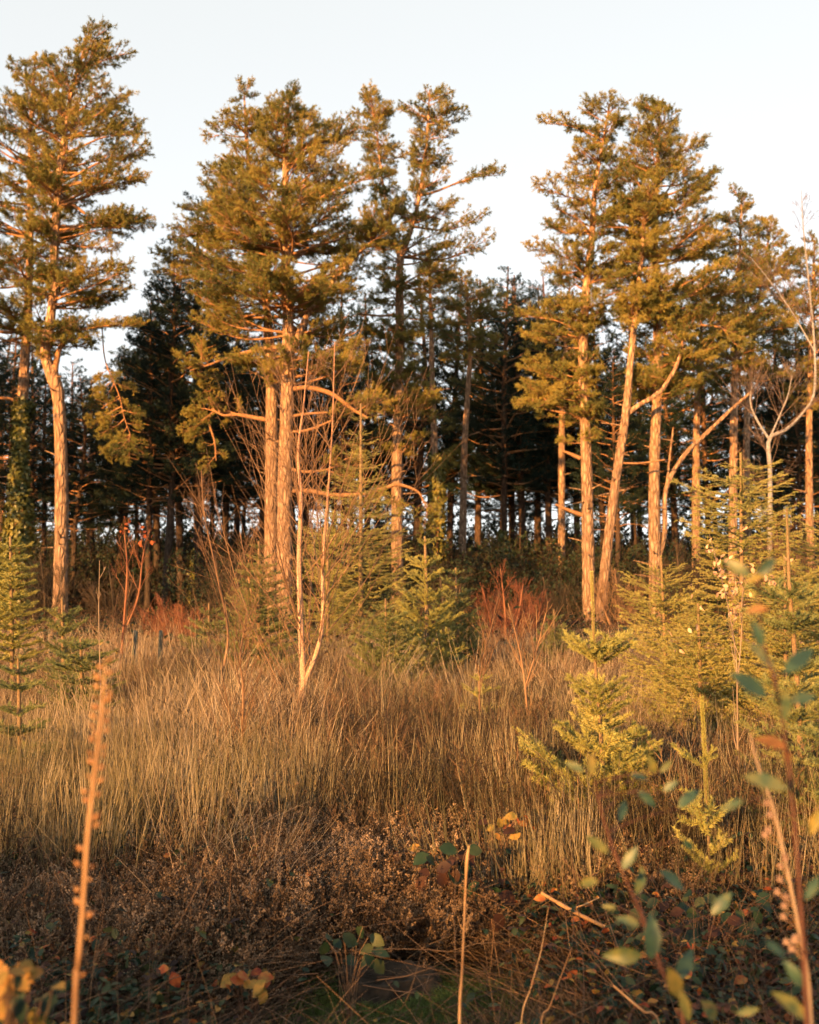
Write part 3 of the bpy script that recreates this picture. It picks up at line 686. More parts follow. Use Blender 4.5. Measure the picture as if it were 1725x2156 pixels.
# ------------------------------------------------------------------ young spruces
def spruce(label, d, stem, prof, seed, step=None, kind='spruce', yellow=False, per=5, leader=None, rise=.25, n=None, cat='young spruce', group='young conifers in the clearing', dl=0, name='young_spruce'):
    """stem: (px,py,w) top to bottom; prof: whorls (py, left px reach, right px reach) from the stem"""
    rng = np.random.default_rng(seed); stem = sorted(stem, key=lambda q: -q[1]); b0 = G(stem[0][0], d)
    root = thing(name, label, cat, b0, group)
    rows = [[b0[0], b0[1], b0[2] - .05, stem[0][2] / F * d / 2]]
    for px, py, w in stem:
        q = P(px, py, d)
        if q[2] > b0[2] + .08: rows.append([*q, w / F * d / 2])
    rows = np.array(rows); rows[:, :3] -= b0
    mb, p = trunk_mesh(rows, 7, .03, seed); obj('trunk', (mb, [M_sprucew]), root)
    if leader:  # needles hugging the top shoot down to this picture row
        zl = P(CX, leader, d)[2] - b0[2]; z = np.linspace(zl, p[-1, 2], 12)
        c = np.stack([np.interp(z, p[:, 2], p[:, j]) for j in range(3)], 1)
        nb_ = MB(); L_ = z[-1] - z[0]; needles(nb_, rng, c[:-1], c[1:], max(10, int(L_ * 4500 / 11 * min(1.5, 6 / d + .3))), .019, .0042 * max(1, d / 8), (.5, 1.0), up=.2)
        obj('leader_needles', (nb_, [M_sprucey if yellow else M_spruce]), root)
    prof = np.array(prof, float)
    lib = FEA if kind == 'feather' else SPR
    if step:
        ys = np.arange(prof[0, 0], prof[-1, 0], step); ys = ys + rng.uniform(-.25, .25, len(ys)) * step
        W = np.stack([ys, np.interp(ys, prof[:, 0], prof[:, 1]), np.interp(ys, prof[:, 0], prof[:, 2])], 1)
    else: W = prof
    for py, RL, RR in W:
        zt = P(CX, py, d)[2] - b0[2]; a0 = rng.uniform(0, 6.28)
        for k in range(per):
            a = a0 + k * 6.283 / per + rng.normal(0, .15); c, s_ = math.cos(a), math.sin(a)
            R = (RR if c > 0 else RL) / F * d; RD = (RL + RR) / 2 / F * d
            R = math.hypot(R * c, RD * s_) * rng.uniform(.8, 1.05)
            if R < .05: continue
            rs = rise + rng.normal(0, .08); zb = zt - rs * R
            if zb < .03: zb = .03
            base = np.array([np.interp(zb, p[:, 2], p[:, j]) for j in (0, 1)] + [zb]); tip = base + np.array([c * R, s_ * R, rs * R])
            Ld = np.linalg.norm(tip - base); Lk = min(lib, key=lambda q: abs(math.log(q / Ld)))
            pr = lib[Lk][rng.integers(len(lib[Lk]))]
            place_bough(root, (pr[0], pr[2 if yellow else 1]), base, tip, Lk, rng, .12)
    return root
spruce('little spruce with a long upright leader, sharpest in the clearing', 6.2,
       [(1246, 1205, 3), (1252, 1370, 6), (1262, 1500, 8), (1270, 1620, 10), (1275, 1720, 12), (1278, 1830, 13)],
       [(1342, 70, 95), (1358, 66, 88), (1430, 66, 70), (1452, 62, 68), (1480, 58, 66), (1512, 62, 62), (1540, 110, 100), (1565, 200, 125), (1592, 190, 135), (1620, 175, 140), (1650, 160, 160), (1690, 150, 140), (1725, 160, 130), (1765, 165, 130), (1800, 160, 130)], 61, leader=1370, yellow=True, rise=.5, per=6)
spruce('spindly young spruce, bare yellowish stem with few ragged branches', 5.0,
       [(1478, 1470, 2.5), (1483, 1560, 4), (1489, 1700, 5.5), (1499, 1850, 6.5), (1503, 1980, 7), (1512, 2120, 7)],
       [(1580, 70, 20), (1690, 150, 40), (1760, 70, 50), (1800, 60, 60)], 62, leader=1720, yellow=True, per=3, rise=.7)
spruce('young spruce near the right edge with a spiky bare leader', 6.4,
       [(1657, 1070, 5), (1662, 1220, 8), (1670, 1330, 10), (1680, 1450, 11), (1690, 1650, 13), (1698, 1800, 14)],
       [(1235, 100, 100), (1300, 95, 95), (1390, 60, 90), (1440, 90, 100), (1480, 110, 110), (1540, 150, 130), (1600, 170, 150), (1660, 180, 160), (1730, 190, 170), (1790, 190, 170)], 63, leader=1260, per=6, rise=.35)
spruce('tall feathery drooping conifer rising above the dead tan leaves', 9,
       [(1560, 955, 4), (1561, 1100, 7), (1562, 1250, 10), (1560, 1400, 13), (1558, 1560, 14)],
       [(975, 30, 80), (1010, 160, 120), (1050, 120, 130), (1100, 150, 150), (1130, 130, 140), (1180, 110, 120), (1260, 120, 120), (1350, 150, 150), (1450, 190, 170), (1540, 200, 180)], 64, step=25, kind='feather', yellow=True, per=5, rise=.18, leader=1000)
spruce('dense feathery conifer left of the tall drooping one', 9.5,
       [(1392, 1172, 5), (1398, 1300, 7), (1400, 1400, 9), (1402, 1530, 10)],
       [(1190, 60, 50), (1215, 105, 80), (1280, 110, 90), (1340, 95, 100), (1420, 90, 110), (1500, 80, 110)], 65, step=23, kind='feather', yellow=True, per=6, rise=.4, leader=1230)
spruce('dense feathery conifer filling between its two taller neighbours', 8.8,
       [(1470, 1270, 5), (1474, 1400, 8), (1476, 1540, 9)], [(1280, 40, 40), (1330, 90, 90), (1400, 110, 110), (1480, 120, 120), (1550, 120, 120)], 66, step=24, kind='feather', yellow=True, per=6, rise=.4, leader=1300)
spruce('yellow-green young conifer against the ivy trunk at left edge', 12,
       [(22, 1130, 5), (24, 1250, 8), (26, 1400, 10), (28, 1450, 10)], [(1150, 35, 40), (1200, 50, 50), (1260, 60, 60), (1320, 70, 65), (1390, 80, 70)], 67, step=20, yellow=True, per=6, leader=1160)
spruce('dark little spruce in shade at the left edge', 7.2,
       [(38, 1385, 5), (40, 1460, 8), (42, 1600, 10), (44, 1700, 10)], [(1405, 50, 50), (1440, 55, 58), (1490, 50, 50), (1530, 60, 70), (1580, 70, 80), (1650, 80, 100), (1710, 80, 100)], 68, leader=1420, per=6)
spruce('small spruce with raised arms at the foot of the crooked pine', 12,
       [(131, 1262, 5), (132, 1330, 7), (134, 1400, 9), (135, 1450, 10)], [(1285, 40, 40), (1310, 45, 50), (1350, 60, 60), (1400, 70, 70), (1440, 80, 80)], 69, leader=1290, rise=.6)
spruce('low wide young spruce left of the grass field', 10, [(170, 1345, 5), (172, 1480, 8)], [(1355, 50, 50), (1400, 80, 80), (1440, 90, 90), (1490, 90, 90)], 70, step=22, per=6)
spruce('yellow-green feathery conifer behind the spiky bare leader', 8.4, [(1652, 1170, 4), (1654, 1300, 7), (1656, 1560, 11)],
       [(1185, 30, 40), (1220, 80, 90), (1280, 110, 120), (1360, 130, 140), (1450, 150, 150), (1550, 160, 160)], 82, step=24, kind='feather', yellow=True, per=6, rise=.35, leader=1210)
spruce('feathery conifer cut off by the right edge', 9.6, [(1738, 1060, 4), (1736, 1300, 8), (1736, 1540, 11)],
       [(1080, 40, 40), (1130, 90, 90), (1200, 110, 100), (1300, 130, 120), (1420, 140, 140), (1530, 150, 150)], 83, step=24, kind='feather', yellow=True, per=6, rise=.35, leader=1100)
spruce('grey-green young spruce beneath the twin pine trunks', 14, [(545, 1140, 5), (545, 1300, 8), (545, 1400, 9)], [(1150, 20, 20), (1200, 45, 45), (1260, 70, 70), (1330, 90, 85), (1400, 100, 100)], 71, step=19, per=6, leader=1160)
spruce('tall bushy yellow-green conifer behind the birch sapling', 18, [(760, 850, 4), (760, 1050, 8), (760, 1250, 11), (762, 1400, 13)],
       [(880, 25, 20), (950, 55, 45), (1030, 60, 70), (1080, 110, 100), (1150, 130, 120), (1250, 120, 140), (1350, 130, 140)], 72, step=24, yellow=True, per=5, leader=900, kind='feather', rise=.3)
spruce('bushy yellow-green conifer half hidden behind the bare birch fork', 17, [(690, 1020, 4), (690, 1250, 8), (690, 1400, 9)], [(1030, 20, 20), (1100, 60, 60), (1200, 80, 80), (1330, 90, 90), (1390, 90, 90)], 73, step=26, yellow=True, per=5, kind='feather', rise=.3)
spruce('open grey-green spruce in front of the two-topped pine', 14, [(895, 1130, 5), (898, 1250, 8), (900, 1400, 10)], [(1145, 20, 20), (1190, 50, 40), (1240, 70, 60), (1300, 80, 80), (1360, 90, 90), (1400, 90, 90)], 74, step=31, per=5, rise=.55, yellow=True, leader=1170)
spruce('small upright spruce at the foot of the slim sunlit pine', 15, [(960, 1195, 4), (962, 1290, 6), (964, 1400, 8)], [(1205, 20, 20), (1250, 45, 40), (1300, 60, 60), (1380, 70, 70)], 75, step=19, per=6, rise=.5)
spruce('small dark spruce left of the thick bare trunk', 15, [(1166, 1282, 4), (1168, 1400, 7)], [(1295, 20, 20), (1330, 35, 35), (1400, 50, 50)], 76, step=18, per=6, rise=.5)
spruce('low bushy conifer below the centre two-topped pine', 13, [(812, 1260, 4), (814, 1420, 7)], [(1275, 25, 25), (1310, 60, 60), (1370, 90, 90), (1430, 100, 100)], 77, step=19, per=6, rise=.4)
spruce('low grey-green conifer right behind the leafless bush', 16, [(440, 1270, 4), (440, 1400, 7)], [(1285, 25, 25), (1330, 60, 60), (1400, 80, 80)], 78, step=19, per=6, rise=.4)
spruce('tiny spruce seedling sunk in the grass', 9.5, [(1008, 1402, 4), (1010, 1480, 6)], [(1425, 22, 28), (1450, 40, 50), (1490, 50, 50)], 79, per=5, rise=.3, yellow=True)
spruce('tiny grey seedling spruce in the shaded heather', 5.6, [(265, 1745, 4), (266, 1840, 6)], [(1765, 30, 35), (1800, 55, 60), (1830, 60, 60)], 80, per=5, rise=.3)
spruce('dark spruce low at the right edge', 5.6, [(1745, 1500, 8), (1748, 1800, 14)], [(1540, 90, 60), (1600, 130, 80), (1660, 150, 80), (1720, 170, 80), (1790, 180, 80), (1860, 170, 80)], 81, per=6, rise=.2)

# ------------------------------------------------------------------ stuff: grass, heather, bramble, moss
STUFF = bpy.data.collections.new('stuff_sources')   # never linked to the scene
def proto(name, mb, mats):
    o = bpy.data.objects.new(name, mb.mesh(name, mats)); return o
def blades(mb, rng, n, R, h, w, lean, bend, S=4, mi=0, tube=False):
    a = rng.uniform(0, 6.28, n); r = R * np.sqrt(rng.uniform(0, 1, n)); B = np.stack([r * np.cos(a), r * np.sin(a), np.full(n, -.03)], 1)
    o = np.stack([np.cos(a), np.sin(a), np.zeros(n)], 1) * rng.uniform(0, 1, (n, 1)) * lean + rng.normal(0, lean * .4, (n, 3)) * [1, 1, 0]
    D = nrm(o + [0, 0, 1]); L = rng.uniform(h * .5, h, n)
    bd = nrm(o + rng.normal(0, .3, (n, 3)) * [1, 1, 0]) * rng.uniform(0, bend, (n, 1)); bd[:, 2] -= np.linalg.norm(bd[:, :2], axis=1) * .45
    A = arcs(B, D, L, bd, S); W = np.linspace(1, .15, S)[None] * w * rng.uniform(.6, 1.2, (n, 1))
    if tube: tubes(mb, A, W * .5, 3, mi)
    else: ribbons(mb, A, W, rng, mi)
    return A
def gn_scatter(name, label_kind, protos, pts, rot, scl, idx, mat0):
    """one object of stuff: points with a rotation, scale and source index, instanced with geometry nodes"""
    c = bpy.data.collections.new(name + '_sources')
    for p in protos: c.objects.link(p)
    me = bpy.data.meshes.new(name); n = len(pts)
    me.vertices.add(n); me.vertices.foreach_set('co', pts.astype(np.float32).ravel())
    at = me.attributes.new('rot', 'FLOAT_VECTOR', 'POINT'); at.data.foreach_set('vector', rot.astype(np.float32).ravel())
    at = me.attributes.new('scl', 'FLOAT', 'POINT'); at.data.foreach_set('value', scl.astype(np.float32))
    at = me.attributes.new('idx', 'INT', 'POINT'); at.data.foreach_set('value', idx.astype(np.int32))
    o = obj(name, me); o['kind'] = 'stuff'
    ng = bpy.data.node_groups.new(name, 'GeometryNodeTree')
    ng.interface.new_socket('Geometry', in_out='INPUT', socket_type='NodeSocketGeometry'); ng.interface.new_socket('Geometry', in_out='OUTPUT', socket_type='NodeSocketGeometry')
    gi = ng.nodes.new('NodeGroupInput'); go = ng.nodes.new('NodeGroupOutput')
    ci = ng.nodes.new('GeometryNodeCollectionInfo'); ci.inputs['Collection'].default_value = c; ci.inputs['Separate Children'].default_value = True; ci.inputs['Reset Children'].default_value = True
    ip = ng.nodes.new('GeometryNodeInstanceOnPoints'); ip.inputs['Pick Instance'].default_value = True
    def attr(nm, ty):
        a = ng.nodes.new('GeometryNodeInputNamedAttribute'); a.data_type = ty; a.inputs[0].default_value = nm; return a
    e2r = ng.nodes.new('FunctionNodeEulerToRotation')
    a1, a2, a3 = attr('rot', 'FLOAT_VECTOR'), attr('scl', 'FLOAT'), attr('idx', 'INT')
    L = ng.links.new
    L(gi.outputs[0], ip.inputs['Points']); L(ci.outputs[0], ip.inputs['Instance']); L(a3.outputs[0], ip.inputs['Instance Index'])
    L(a1.outputs[0], e2r.inputs[0]); L(e2r.outputs[0], ip.inputs['Rotation']); L(a2.outputs[0], ip.inputs['Scale']); L(ip.outputs[0], go.inputs[0])
    m = o.modifiers.new('scatter', 'NODES'); m.node_group = ng
    return o
def smooth_noise(x, y, s, seed):
    r = np.random.default_rng(seed); v = np.zeros_like(x)
    for k in range(5):
        a = r.uniform(0, 6.28); f = s * r.uniform(.6, 1.6); v += np.sin((x * math.cos(a) + y * math.sin(a)) * f + r.uniform(0, 6.28))
    return v / 5
def area(n, y0, y1, rng, margin=1.2, power=1.0):
    """points over the ground seen by the camera, slightly wider than the view"""
    y = y0 + (y1 - y0) * rng.uniform(0, 1, n) ** power
    x = rng.uniform(-1, 1, n) * (y * .415 + margin)
    return x, y
def place(x, y, rng, smin, smax, nproto, tilt=.12, dz=0.0):
    pts = np.stack([x, y, gz(x, y) + dz], 1); n = len(x)
    rot = np.stack([rng.normal(0, tilt, n), rng.normal(0, tilt, n), rng.uniform(0, 6.28, n)], 1)
    return pts, rot, rng.uniform(smin, smax, n), rng.integers(0, nproto, n)
rng = np.random.default_rng(100)
# dead grass tussocks
pro = []
for k in range(5):
    mb = MB(); r = np.random.default_rng(200 + k)
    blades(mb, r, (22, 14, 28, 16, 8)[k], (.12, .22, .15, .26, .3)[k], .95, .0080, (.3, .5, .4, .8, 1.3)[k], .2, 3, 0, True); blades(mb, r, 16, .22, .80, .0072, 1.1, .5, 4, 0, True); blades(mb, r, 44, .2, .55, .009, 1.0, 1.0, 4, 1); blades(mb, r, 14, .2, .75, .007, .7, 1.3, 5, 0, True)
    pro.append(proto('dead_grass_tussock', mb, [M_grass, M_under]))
x, y = area(6900, 4.9, 23, rng, 2.0, 1.25)
nz = smooth_noise(x, y, 1.4, 3)
keep = (nz > -.20 - (y - 6) * .04) & ~((abs(x - 1.1) < .6) & (y < 6.25) & (y > 4.9)) & ((y > 5.8) | (x < -.6) & (rng.uniform(0, 1, len(x)) < .5)) & (smooth_noise(x, y, 4.5, 57) > -.35) & ~((y < 7.4) & (x < .9) & (rng.uniform(0, 1, len(x)) < .75)) & ~((x > 2.0) & (y < 8.5) & (rng.uniform(0, 1, len(x)) < .6))
x, y = x[keep], y[keep]
pt, ro, scl, ix = place(x, y, rng, .75, 1.18, 5, .32); scl *= np.interp(y, [4.9, 5.6, 7, 13, 23], [.5, .66, .88, .94, .8]) * (1 + .42 * smooth_noise(x, y, 2.6, 55) + .15 * rng.normal(0, 1, len(x)).clip(-2, 2))
gn_scatter('dead_grass', '', pro, pt, ro, scl, ix, M_grass)
# low twiggy brushwood and dark bushes between the tussocks
pro = []
for k in range(3):
    mb = MB(); r = np.random.default_rng(260 + k)
    A = blades(mb, r, 22, .12, .75, .005, .8, .4, 5, 0, True); q, dd, l = children(r, A, 7, (.15, .95), .8, (.3, .7)); A2 = twigs(mb, r, q, dd, l, np.full(len(l), .0016), 4, .1, .25, 3, 0, .0012)
    q, dd, l = children(r, A2, 3, (.2, .95), .8, (.4, .8)); twigs(mb, r, q, dd, l, np.full(len(l), .0008), 3, .1, .25, 3, 0, .0009)
    pro.append(proto('brushwood', mb, [(M_dimtwig, M_dimtwig, M_twig)[k]]))
x, y = area(1500, 5.4, 20, rng, 1.2, 1.1)
keep = smooth_noise(x, y, 1.4, 3) < .25
pt, ro, scl, ix = place(x[keep], y[keep], rng, .6, 1.25, 3, .2)
gn_scatter('brushwood_tangle', '', pro, pt, ro, scl, ix, M_twig)
# straight rush stalks in clumps
pro = []
for k in range(4):
    mb = MB(); r = np.random.default_rng(220 + k)
    blades(mb, r, 30, .17, .85, .0075, .20, .08, 3, 0, True); blades(mb, r, 12, .16, .75, .007, .8, .25, 3, 0, True)
    pro.append(proto('rush_clump', mb, [M_grass2]))
x, y = area(1300, 4.9, 13, rng, .6)
keep = (smooth_noise(x, y, 2.0, 8) > .02) | ((x < -1.0) & (y < 8) & (y > 5.1))
pt, ro, scl, ix = place(x[keep], y[keep], rng, .7, 1.1, 4)
gn_scatter('rush_stalks', '', pro, pt, ro, scl, ix, M_grass2)
# brown thatch on the ground
pro = []
for k in range(3):
    mb = MB(); r = np.random.default_rng(240 + k)
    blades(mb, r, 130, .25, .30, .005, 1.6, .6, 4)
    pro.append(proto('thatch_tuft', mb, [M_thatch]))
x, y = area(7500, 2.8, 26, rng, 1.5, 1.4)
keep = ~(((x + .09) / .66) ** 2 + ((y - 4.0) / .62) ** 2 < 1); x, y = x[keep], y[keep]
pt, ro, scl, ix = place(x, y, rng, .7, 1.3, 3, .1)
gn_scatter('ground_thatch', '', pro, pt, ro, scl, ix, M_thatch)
# heather
def heather(seed, bells=15):
    r = np.random.default_rng(seed); mb = MB(); n = 55
    A = blades(mb, r, n, .16, .46, .004, .75, .25, 5, 1, True)
    q, dd, l = children(r, A, 4, (.35, .95), .55, (.3, .6)); A2 = twigs(mb, r, q, dd, l, np.full(len(l), .0009), 4, .3, .1, 3, 1)
    AA = np.concatenate([A[:, -4:], A2]); K = len(AA)
    k = np.repeat(np.arange(K), bells); t = r.uniform(.3, 1, len(k)); p, d = sample(AA, k, t)
    o = randdir(r, len(k)); c = p + o * .0065
    s = .0044 * r.uniform(.7, 1.3, (len(k), 1)); a = randdir(r, len(k)); u = nrm(np.cross(a, randdir(r, len(k)))); v = np.cross(a, u)
    vv = np.stack([c + a * s * 1.3, c + u * s, c - u * .5 * s + v * .87 * s, c - u * .5 * s - v * .87 * s], 1).reshape(-1, 3)
    i = np.arange(len(k))[:, None] * 4
    f = (i[:, None] + np.array([[0, 1, 2], [0, 2, 3], [0, 3, 1]])[None]).reshape(-1, 3)
    mb.add(vv, f, 0, False)
    k = np.repeat(np.arange(len(A)), 34); t = r.uniform(.05, .8, len(k)); p, d = sample(A, k, t)
    p = p + randdir(r, len(k)) * .012
    needles(mb, r, p, p + d * .01, 1, .016, .004, (.3, 1.3), 2)
    return mb
pro = [proto('heather_bush', heather(300 + k, (16, 12, 3, 5, 9)[k]), [M_hbell, M_hstem, M_hgreen]) for k in range(5)]
x, y = area(2900, 4.2, 11, rng, .6, 1.3)
nz = smooth_noise(x, y, 2.2, 12)
keep = (y < 7.4) & (nz > -.6) | (nz > .05)
keep &= ~((y < 4.9) & (x > .3) & (nz < -.1)) & ~((abs(x) < .55) & (y < 4.6)) & ~((x > 1.3) & (nz < .1))
pt, ro, scl, ix = place(x[keep], y[keep], rng, .5, 1.05, 5); scl *= 1 + .25 * smooth_noise(x[keep], y[keep], 3.1, 61)
gn_scatter('heather', '', pro, pt, ro, scl, ix, M_hbell)
# bramble and leaf litter
def bramble(seed, mats_w, n=34, R=.24, h=.22):
    r = np.random.default_rng(seed); mb = MB()
    A = blades(mb, r, 7, .08, h * 2.6, .005, 1.5, 1.2, 6, 4, True)
    B = np.stack([r.normal(0, R * .6, n), r.normal(0, R * .6, n), r.uniform(.02, h, n)], 1)
    for j in range(3):
        a = r.uniform(0, 6.28, n)[:, None] + (j - 1) * .9
        d = np.concatenate([np.cos(a), np.sin(a), r.uniform(-.5, .25, (n, 1))], 1)
        nn = nrm(np.array([[0, -.2, 1.0]]) + r.normal(0, .45, (n, 3)))
        mi = r.choice(4, p=mats_w)
        L = r.uniform(.018, .040, n)
        leafshape(mb, B, d, nn, L, L * .58, int(mi), .2, .25)
    return mb
LM = [M_bramble, M_darkleaf, M_yleaf, M_oleaf, M_twig]
pro = [proto('bramble_patch', bramble(320 + k, w), LM) for k, w in enumerate([(1, 0, 0, 0), (1, 0, 0, 0), (.6, .4, 0, 0), (.5, .5, 0, 0), (0, 1, 0, 0), (.4, .2, .4, 0), (.3, .4, .1, .2)])]
x, y = area(1500, 2.7, 5.6, rng, .3, .9)
nz = smooth_noise(x, y, 3.0, 15)
keep = ((y < 4.6) | (x > .4) | (nz > .3)) & ~((abs(x + .05) < .72) & (y > 3.2) & (y < 4.8)) & (nz > -.6)
pt, ro, scl, ix = place(x[keep], y[keep], rng, .7, 1.3, 7, .2)
gn_scatter('bramble_cover', '', pro, pt, ro, scl, ix, M_bramble)
x, y = area(1400, 6.5, 45, rng, 2, .8)
keep = smooth_noise(x, y, .9, 18) > -.1 ; keep &= (y > 15) | (rng.uniform(0, 1, len(x)) < .15)
pt, ro, scl, ix = place(x[keep], y[keep], rng, 1.2, 3.2, 6, .2); scl = np.where(pt[:, 1] > 15, scl * 1.2, .9)
gn_scatter('bramble_thicket', '', pro, pt, ro, scl, ix, M_bramble)
# moss and short grass round the old stump
pro = []
for k in range(3):
    mb = MB(); r = np.random.default_rng(340 + k)
    blades(mb, r, 260, .12, .055, .0022, .8, .8, 3); pro.append(proto('moss_tuft', mb, [M_moss]))
n = 1500; x = rng.uniform(-.75, .75, n); y = rng.uniform(3.1, 4.7, n)
keep = (x / .55) ** 2 + ((y - 3.9) / .75) ** 2 < 1 + .4 * smooth_noise(x, y, 6, 20)
pt, ro, scl, ix = place(x[keep], y[keep], rng, .6, 1.3, 3, .2)
gn_scatter('moss_carpet', '', pro, pt, ro, scl, ix, M_moss)
# scrub under the background pines, the shade there put into its dark colours
pro = []
for k in range(4):
    mb = MB(); r = np.random.default_rng(360 + k)
    A = blades(mb, r, 26, .5, 3.0, .03, .7, .5, 5, 4, True); q, dd, l = children(r, A, 8, (.1, .95), .8, (.2, .5)); A2 = twigs(mb, r, q, dd, l, np.full(len(l), .006), 4, .2, .2, 3, 4, .003)
    nlf = 900 if k % 2 else 1200; kk = r.integers(len(A2), size=nlf); pq, d_ = sample(A2, kk, r.uniform(0, 1, nlf)); leafshape(mb, pq, randdir(r, nlf), randdir(r, nlf), .07, .05, k % 2)
    pro.append(proto('scrub_bush', mb, [M_bramble, M_bgpine, M_yleaf, M_oleaf, M_dimtwig]))
x, y = area(1500, 36, 100, rng, 4, 1.0)
keep = smooth_noise(x, y * .4, .35, 41) > -.12
pt, ro, scl, ix = place(x[keep], y[keep], rng, .5, 1.4, 4, .1); scl *= np.interp(y[keep], [36, 100], [1.0, 2.8])
gn_scatter('understory_scrub', '', pro, pt, ro, scl, ix, M_bramble)
# fallen sticks
mb = MB(); n = 520; x, y = area(n, 2.9, 7.0, rng, .2)
D = nrm(np.stack([rng.normal(0, 1, n), rng.normal(0, 1, n), rng.normal(.12, .25, n)], 1)); L = rng.uniform(.1, .6, n)
B = np.stack([x, y, gz(x, y) + rng.uniform(.03, .30, n)], 1); A = arcs(B, D, L, rng.normal(0, .3, (n, 3)), 6)
tubes(mb, A, (rng.uniform(.0007, .0020, (n, 1)) * np.linspace(1, .5, 6)[None]), 4)
o = obj('fallen_sticks', (mb, [M_deadtwig])); o['kind'] = 'stuff'

# ------------------------------------------------------------------ single foreground things
def stem_thing(name, label, cat, d, pts, mat, sides=8, ground=True, knobs=.04, seed=0, group=None):
    b = G(pts[-1][0], d) if ground else P(pts[-1][0], pts[-1][1], d)
    root = thing(name, label, cat, b, group)
    rows = [[*b, pts[-1][2] / F * d / 2 * 1.1]] + [[*P(px, py, d), w / F * d / 2] for px, py, w in reversed(pts)]
    rows = np.array(rows); rows[:, :3] -= b
    mb, p = trunk_mesh(rows, sides, knobs, seed); obj('stem', (mb, [mat]), root)
    return root, p, b
# dried seed spike, left
root, p, b = stem_thing('dried_seed_spike', 'tall blurred dried flower spike with orange seed pods, close at left', 'dried flower spike', 1.5,
    [(222, 1385, 3), (219, 1440, 5), (213, 1520, 7), (203, 1600, 8), (194, 1680, 9), (185, 1760, 10), (179, 1850, 10), (172, 1950, 10), (164, 2050, 11), (157, 2160, 12)], M_drystem)
def pod_mesh(s):
    mb = MB(); ph = np.linspace(0, math.pi, 6); r_ = np.sin(ph) * .5 * np.array([1, 1, 1.05, 1, .7, 1]); z = (1 - np.cos(ph)) * .62
    pts = np.stack([np.zeros(6), np.zeros(6), z], 1)[None]; tubes(mb, pts, np.maximum(r_, .02)[None], 7); mb.v[0] *= s
    r = np.random.default_rng(3); tubes(mb, np.array([[[0, 0, 1.2 * s], [.1 * s, 0, 1.7 * s]], [[0, 0, -.5 * s], [0, 0, 0]]]), np.array([[.06 * s, .02 * s], [.09 * s, .09 * s]]), 4)
    return mb.mesh('seed_pod', [M_pod])
M_pod = leafmat('dry_seed_pod', [(.20, .09, .04), (.30, .15, .065), (.36, .20, .09)], .15, 60)
pm = pod_mesh(.0092); r = np.random.default_rng(7)
zs = []
for py, sd_ in [(1392, 1), (1405, -1), (1418, 1), (1432, -1), (1446, 1), (1449, -1), (1462, 1), (1470, -1), (1477, 1), (1490, -1), (1500, 1), (1512, -1), (1520, 1), (1530, -1), (1540, 1), (1547, -1), (1560, -1), (1575, 1), (1588, -1), (1590, 1),
                (1608, -1), (1618, 1), (1640, -1), (1648, 1), (1668, -1), (1672, 1), (1690, -1), (1725, 1), (1742, 1), (1790, -1), (1822, -1), (1828, 1), (1875, -1), (1930, 1), (1975, 1), (2055, 1), (1905, -1), (1850, 1)]:
    q = P(CX, py, 1.5)[2] - b[2]; c = np.array([np.interp(q, p[:, 2], p[:, j]) for j in range(4)])
    o = obj('seed_pod', pm, root); w = c[3] + .004; dy = r.uniform(-.6, .6)
    v = Vector((sd_ * .8, dy, r.uniform(.1, .7))).normalized()
    o.location = (c[0] + v.x * w, c[1] + v.y * w, q); o.rotation_euler = v.to_track_quat('Z', 'Y').to_euler(); o.scale = np.array([1, r.uniform(.7, 1), r.uniform(.8, 1.3)]) * r.uniform(.55, 1.05)
# bare stalk in the middle
stem_thing('bare_stalk', 'single thin bare straw stalk standing upright right of the mossy stump', 'stalk', 2.9,
    [(988, 1780, 2), (984, 1806, 7), (981, 1860, 4.5), (977, 1960, 4.5), (973, 2050, 5.5), (968, 2160, 6.5)], M_drystem, 6, knobs=.08)
for k, (lab, pts, d) in enumerate([
    ('thin dead stalk leaning right, lower right of the bare stalk', [(1155, 1910, 1), (1140, 2000, 2), (1118, 2080, 2.5), (1098, 2160, 3)], 3.2),
    ('thin dead stalk beside it leaning further right', [(1205, 1995, 1), (1180, 2060, 2), (1158, 2120, 2.5), (1140, 2160, 3)], 3.2),
    ('pale broken bent straw stalk bottom right of centre', [(1292, 2075, 3), (1320, 2100, 4), (1355, 2130, 4.5), (1390, 2165, 5)], 3.0)]):
    stem_thing('dead_stalk', lab, 'stalk', d, pts, M_drystem, 5, group='dead stalks in the foreground')
# right hand blurred dry stem with little heads
root, p, b = stem_thing('dried_weed_stem', 'blurred grey-tan dried weed stem arching up at the right', 'dried weed', 1.9,
    [(1580, 1545, 3), (1590, 1590, 5), (1606, 1640, 6), (1625, 1690, 6), (1645, 1770, 7), (1668, 1880, 7), (1688, 1990, 7), (1710, 2160, 8)], M_weed)
r = np.random.default_rng(9)
M_fluff = leafmat('faded_flower_head', [(.26, .17, .14), (.36, .25, .2), (.42, .30, .24)], .2, 40)
hm = MB(); needles(hm, r, np.zeros((1, 3)), np.array([[0, 0, .002]]), 120, .008, .0018, (.2, 2.8))
hm = hm.mesh('flower_head', [M_fluff])
for k in range(16):
    py = r.uniform(1700, 2080); q = P(CX, py, 1.9)[2] - b[2]; c = [np.interp(q, p[:, 2], p[:, j]) for j in range(3)]
    e = np.array([c[0] - r.uniform(.006, .03), c[1] + r.uniform(-.02, .02), q + r.uniform(.005, .02)])
    o = obj('flower_head', hm, root); o.location = e
    mb = MB(); tubes(mb, np.array([[[c[0], c[1], q - .01], e]]), np.array([[.0008, .0006]]), 3); obj('flower_stalk', (mb, [M_drystem]), root)

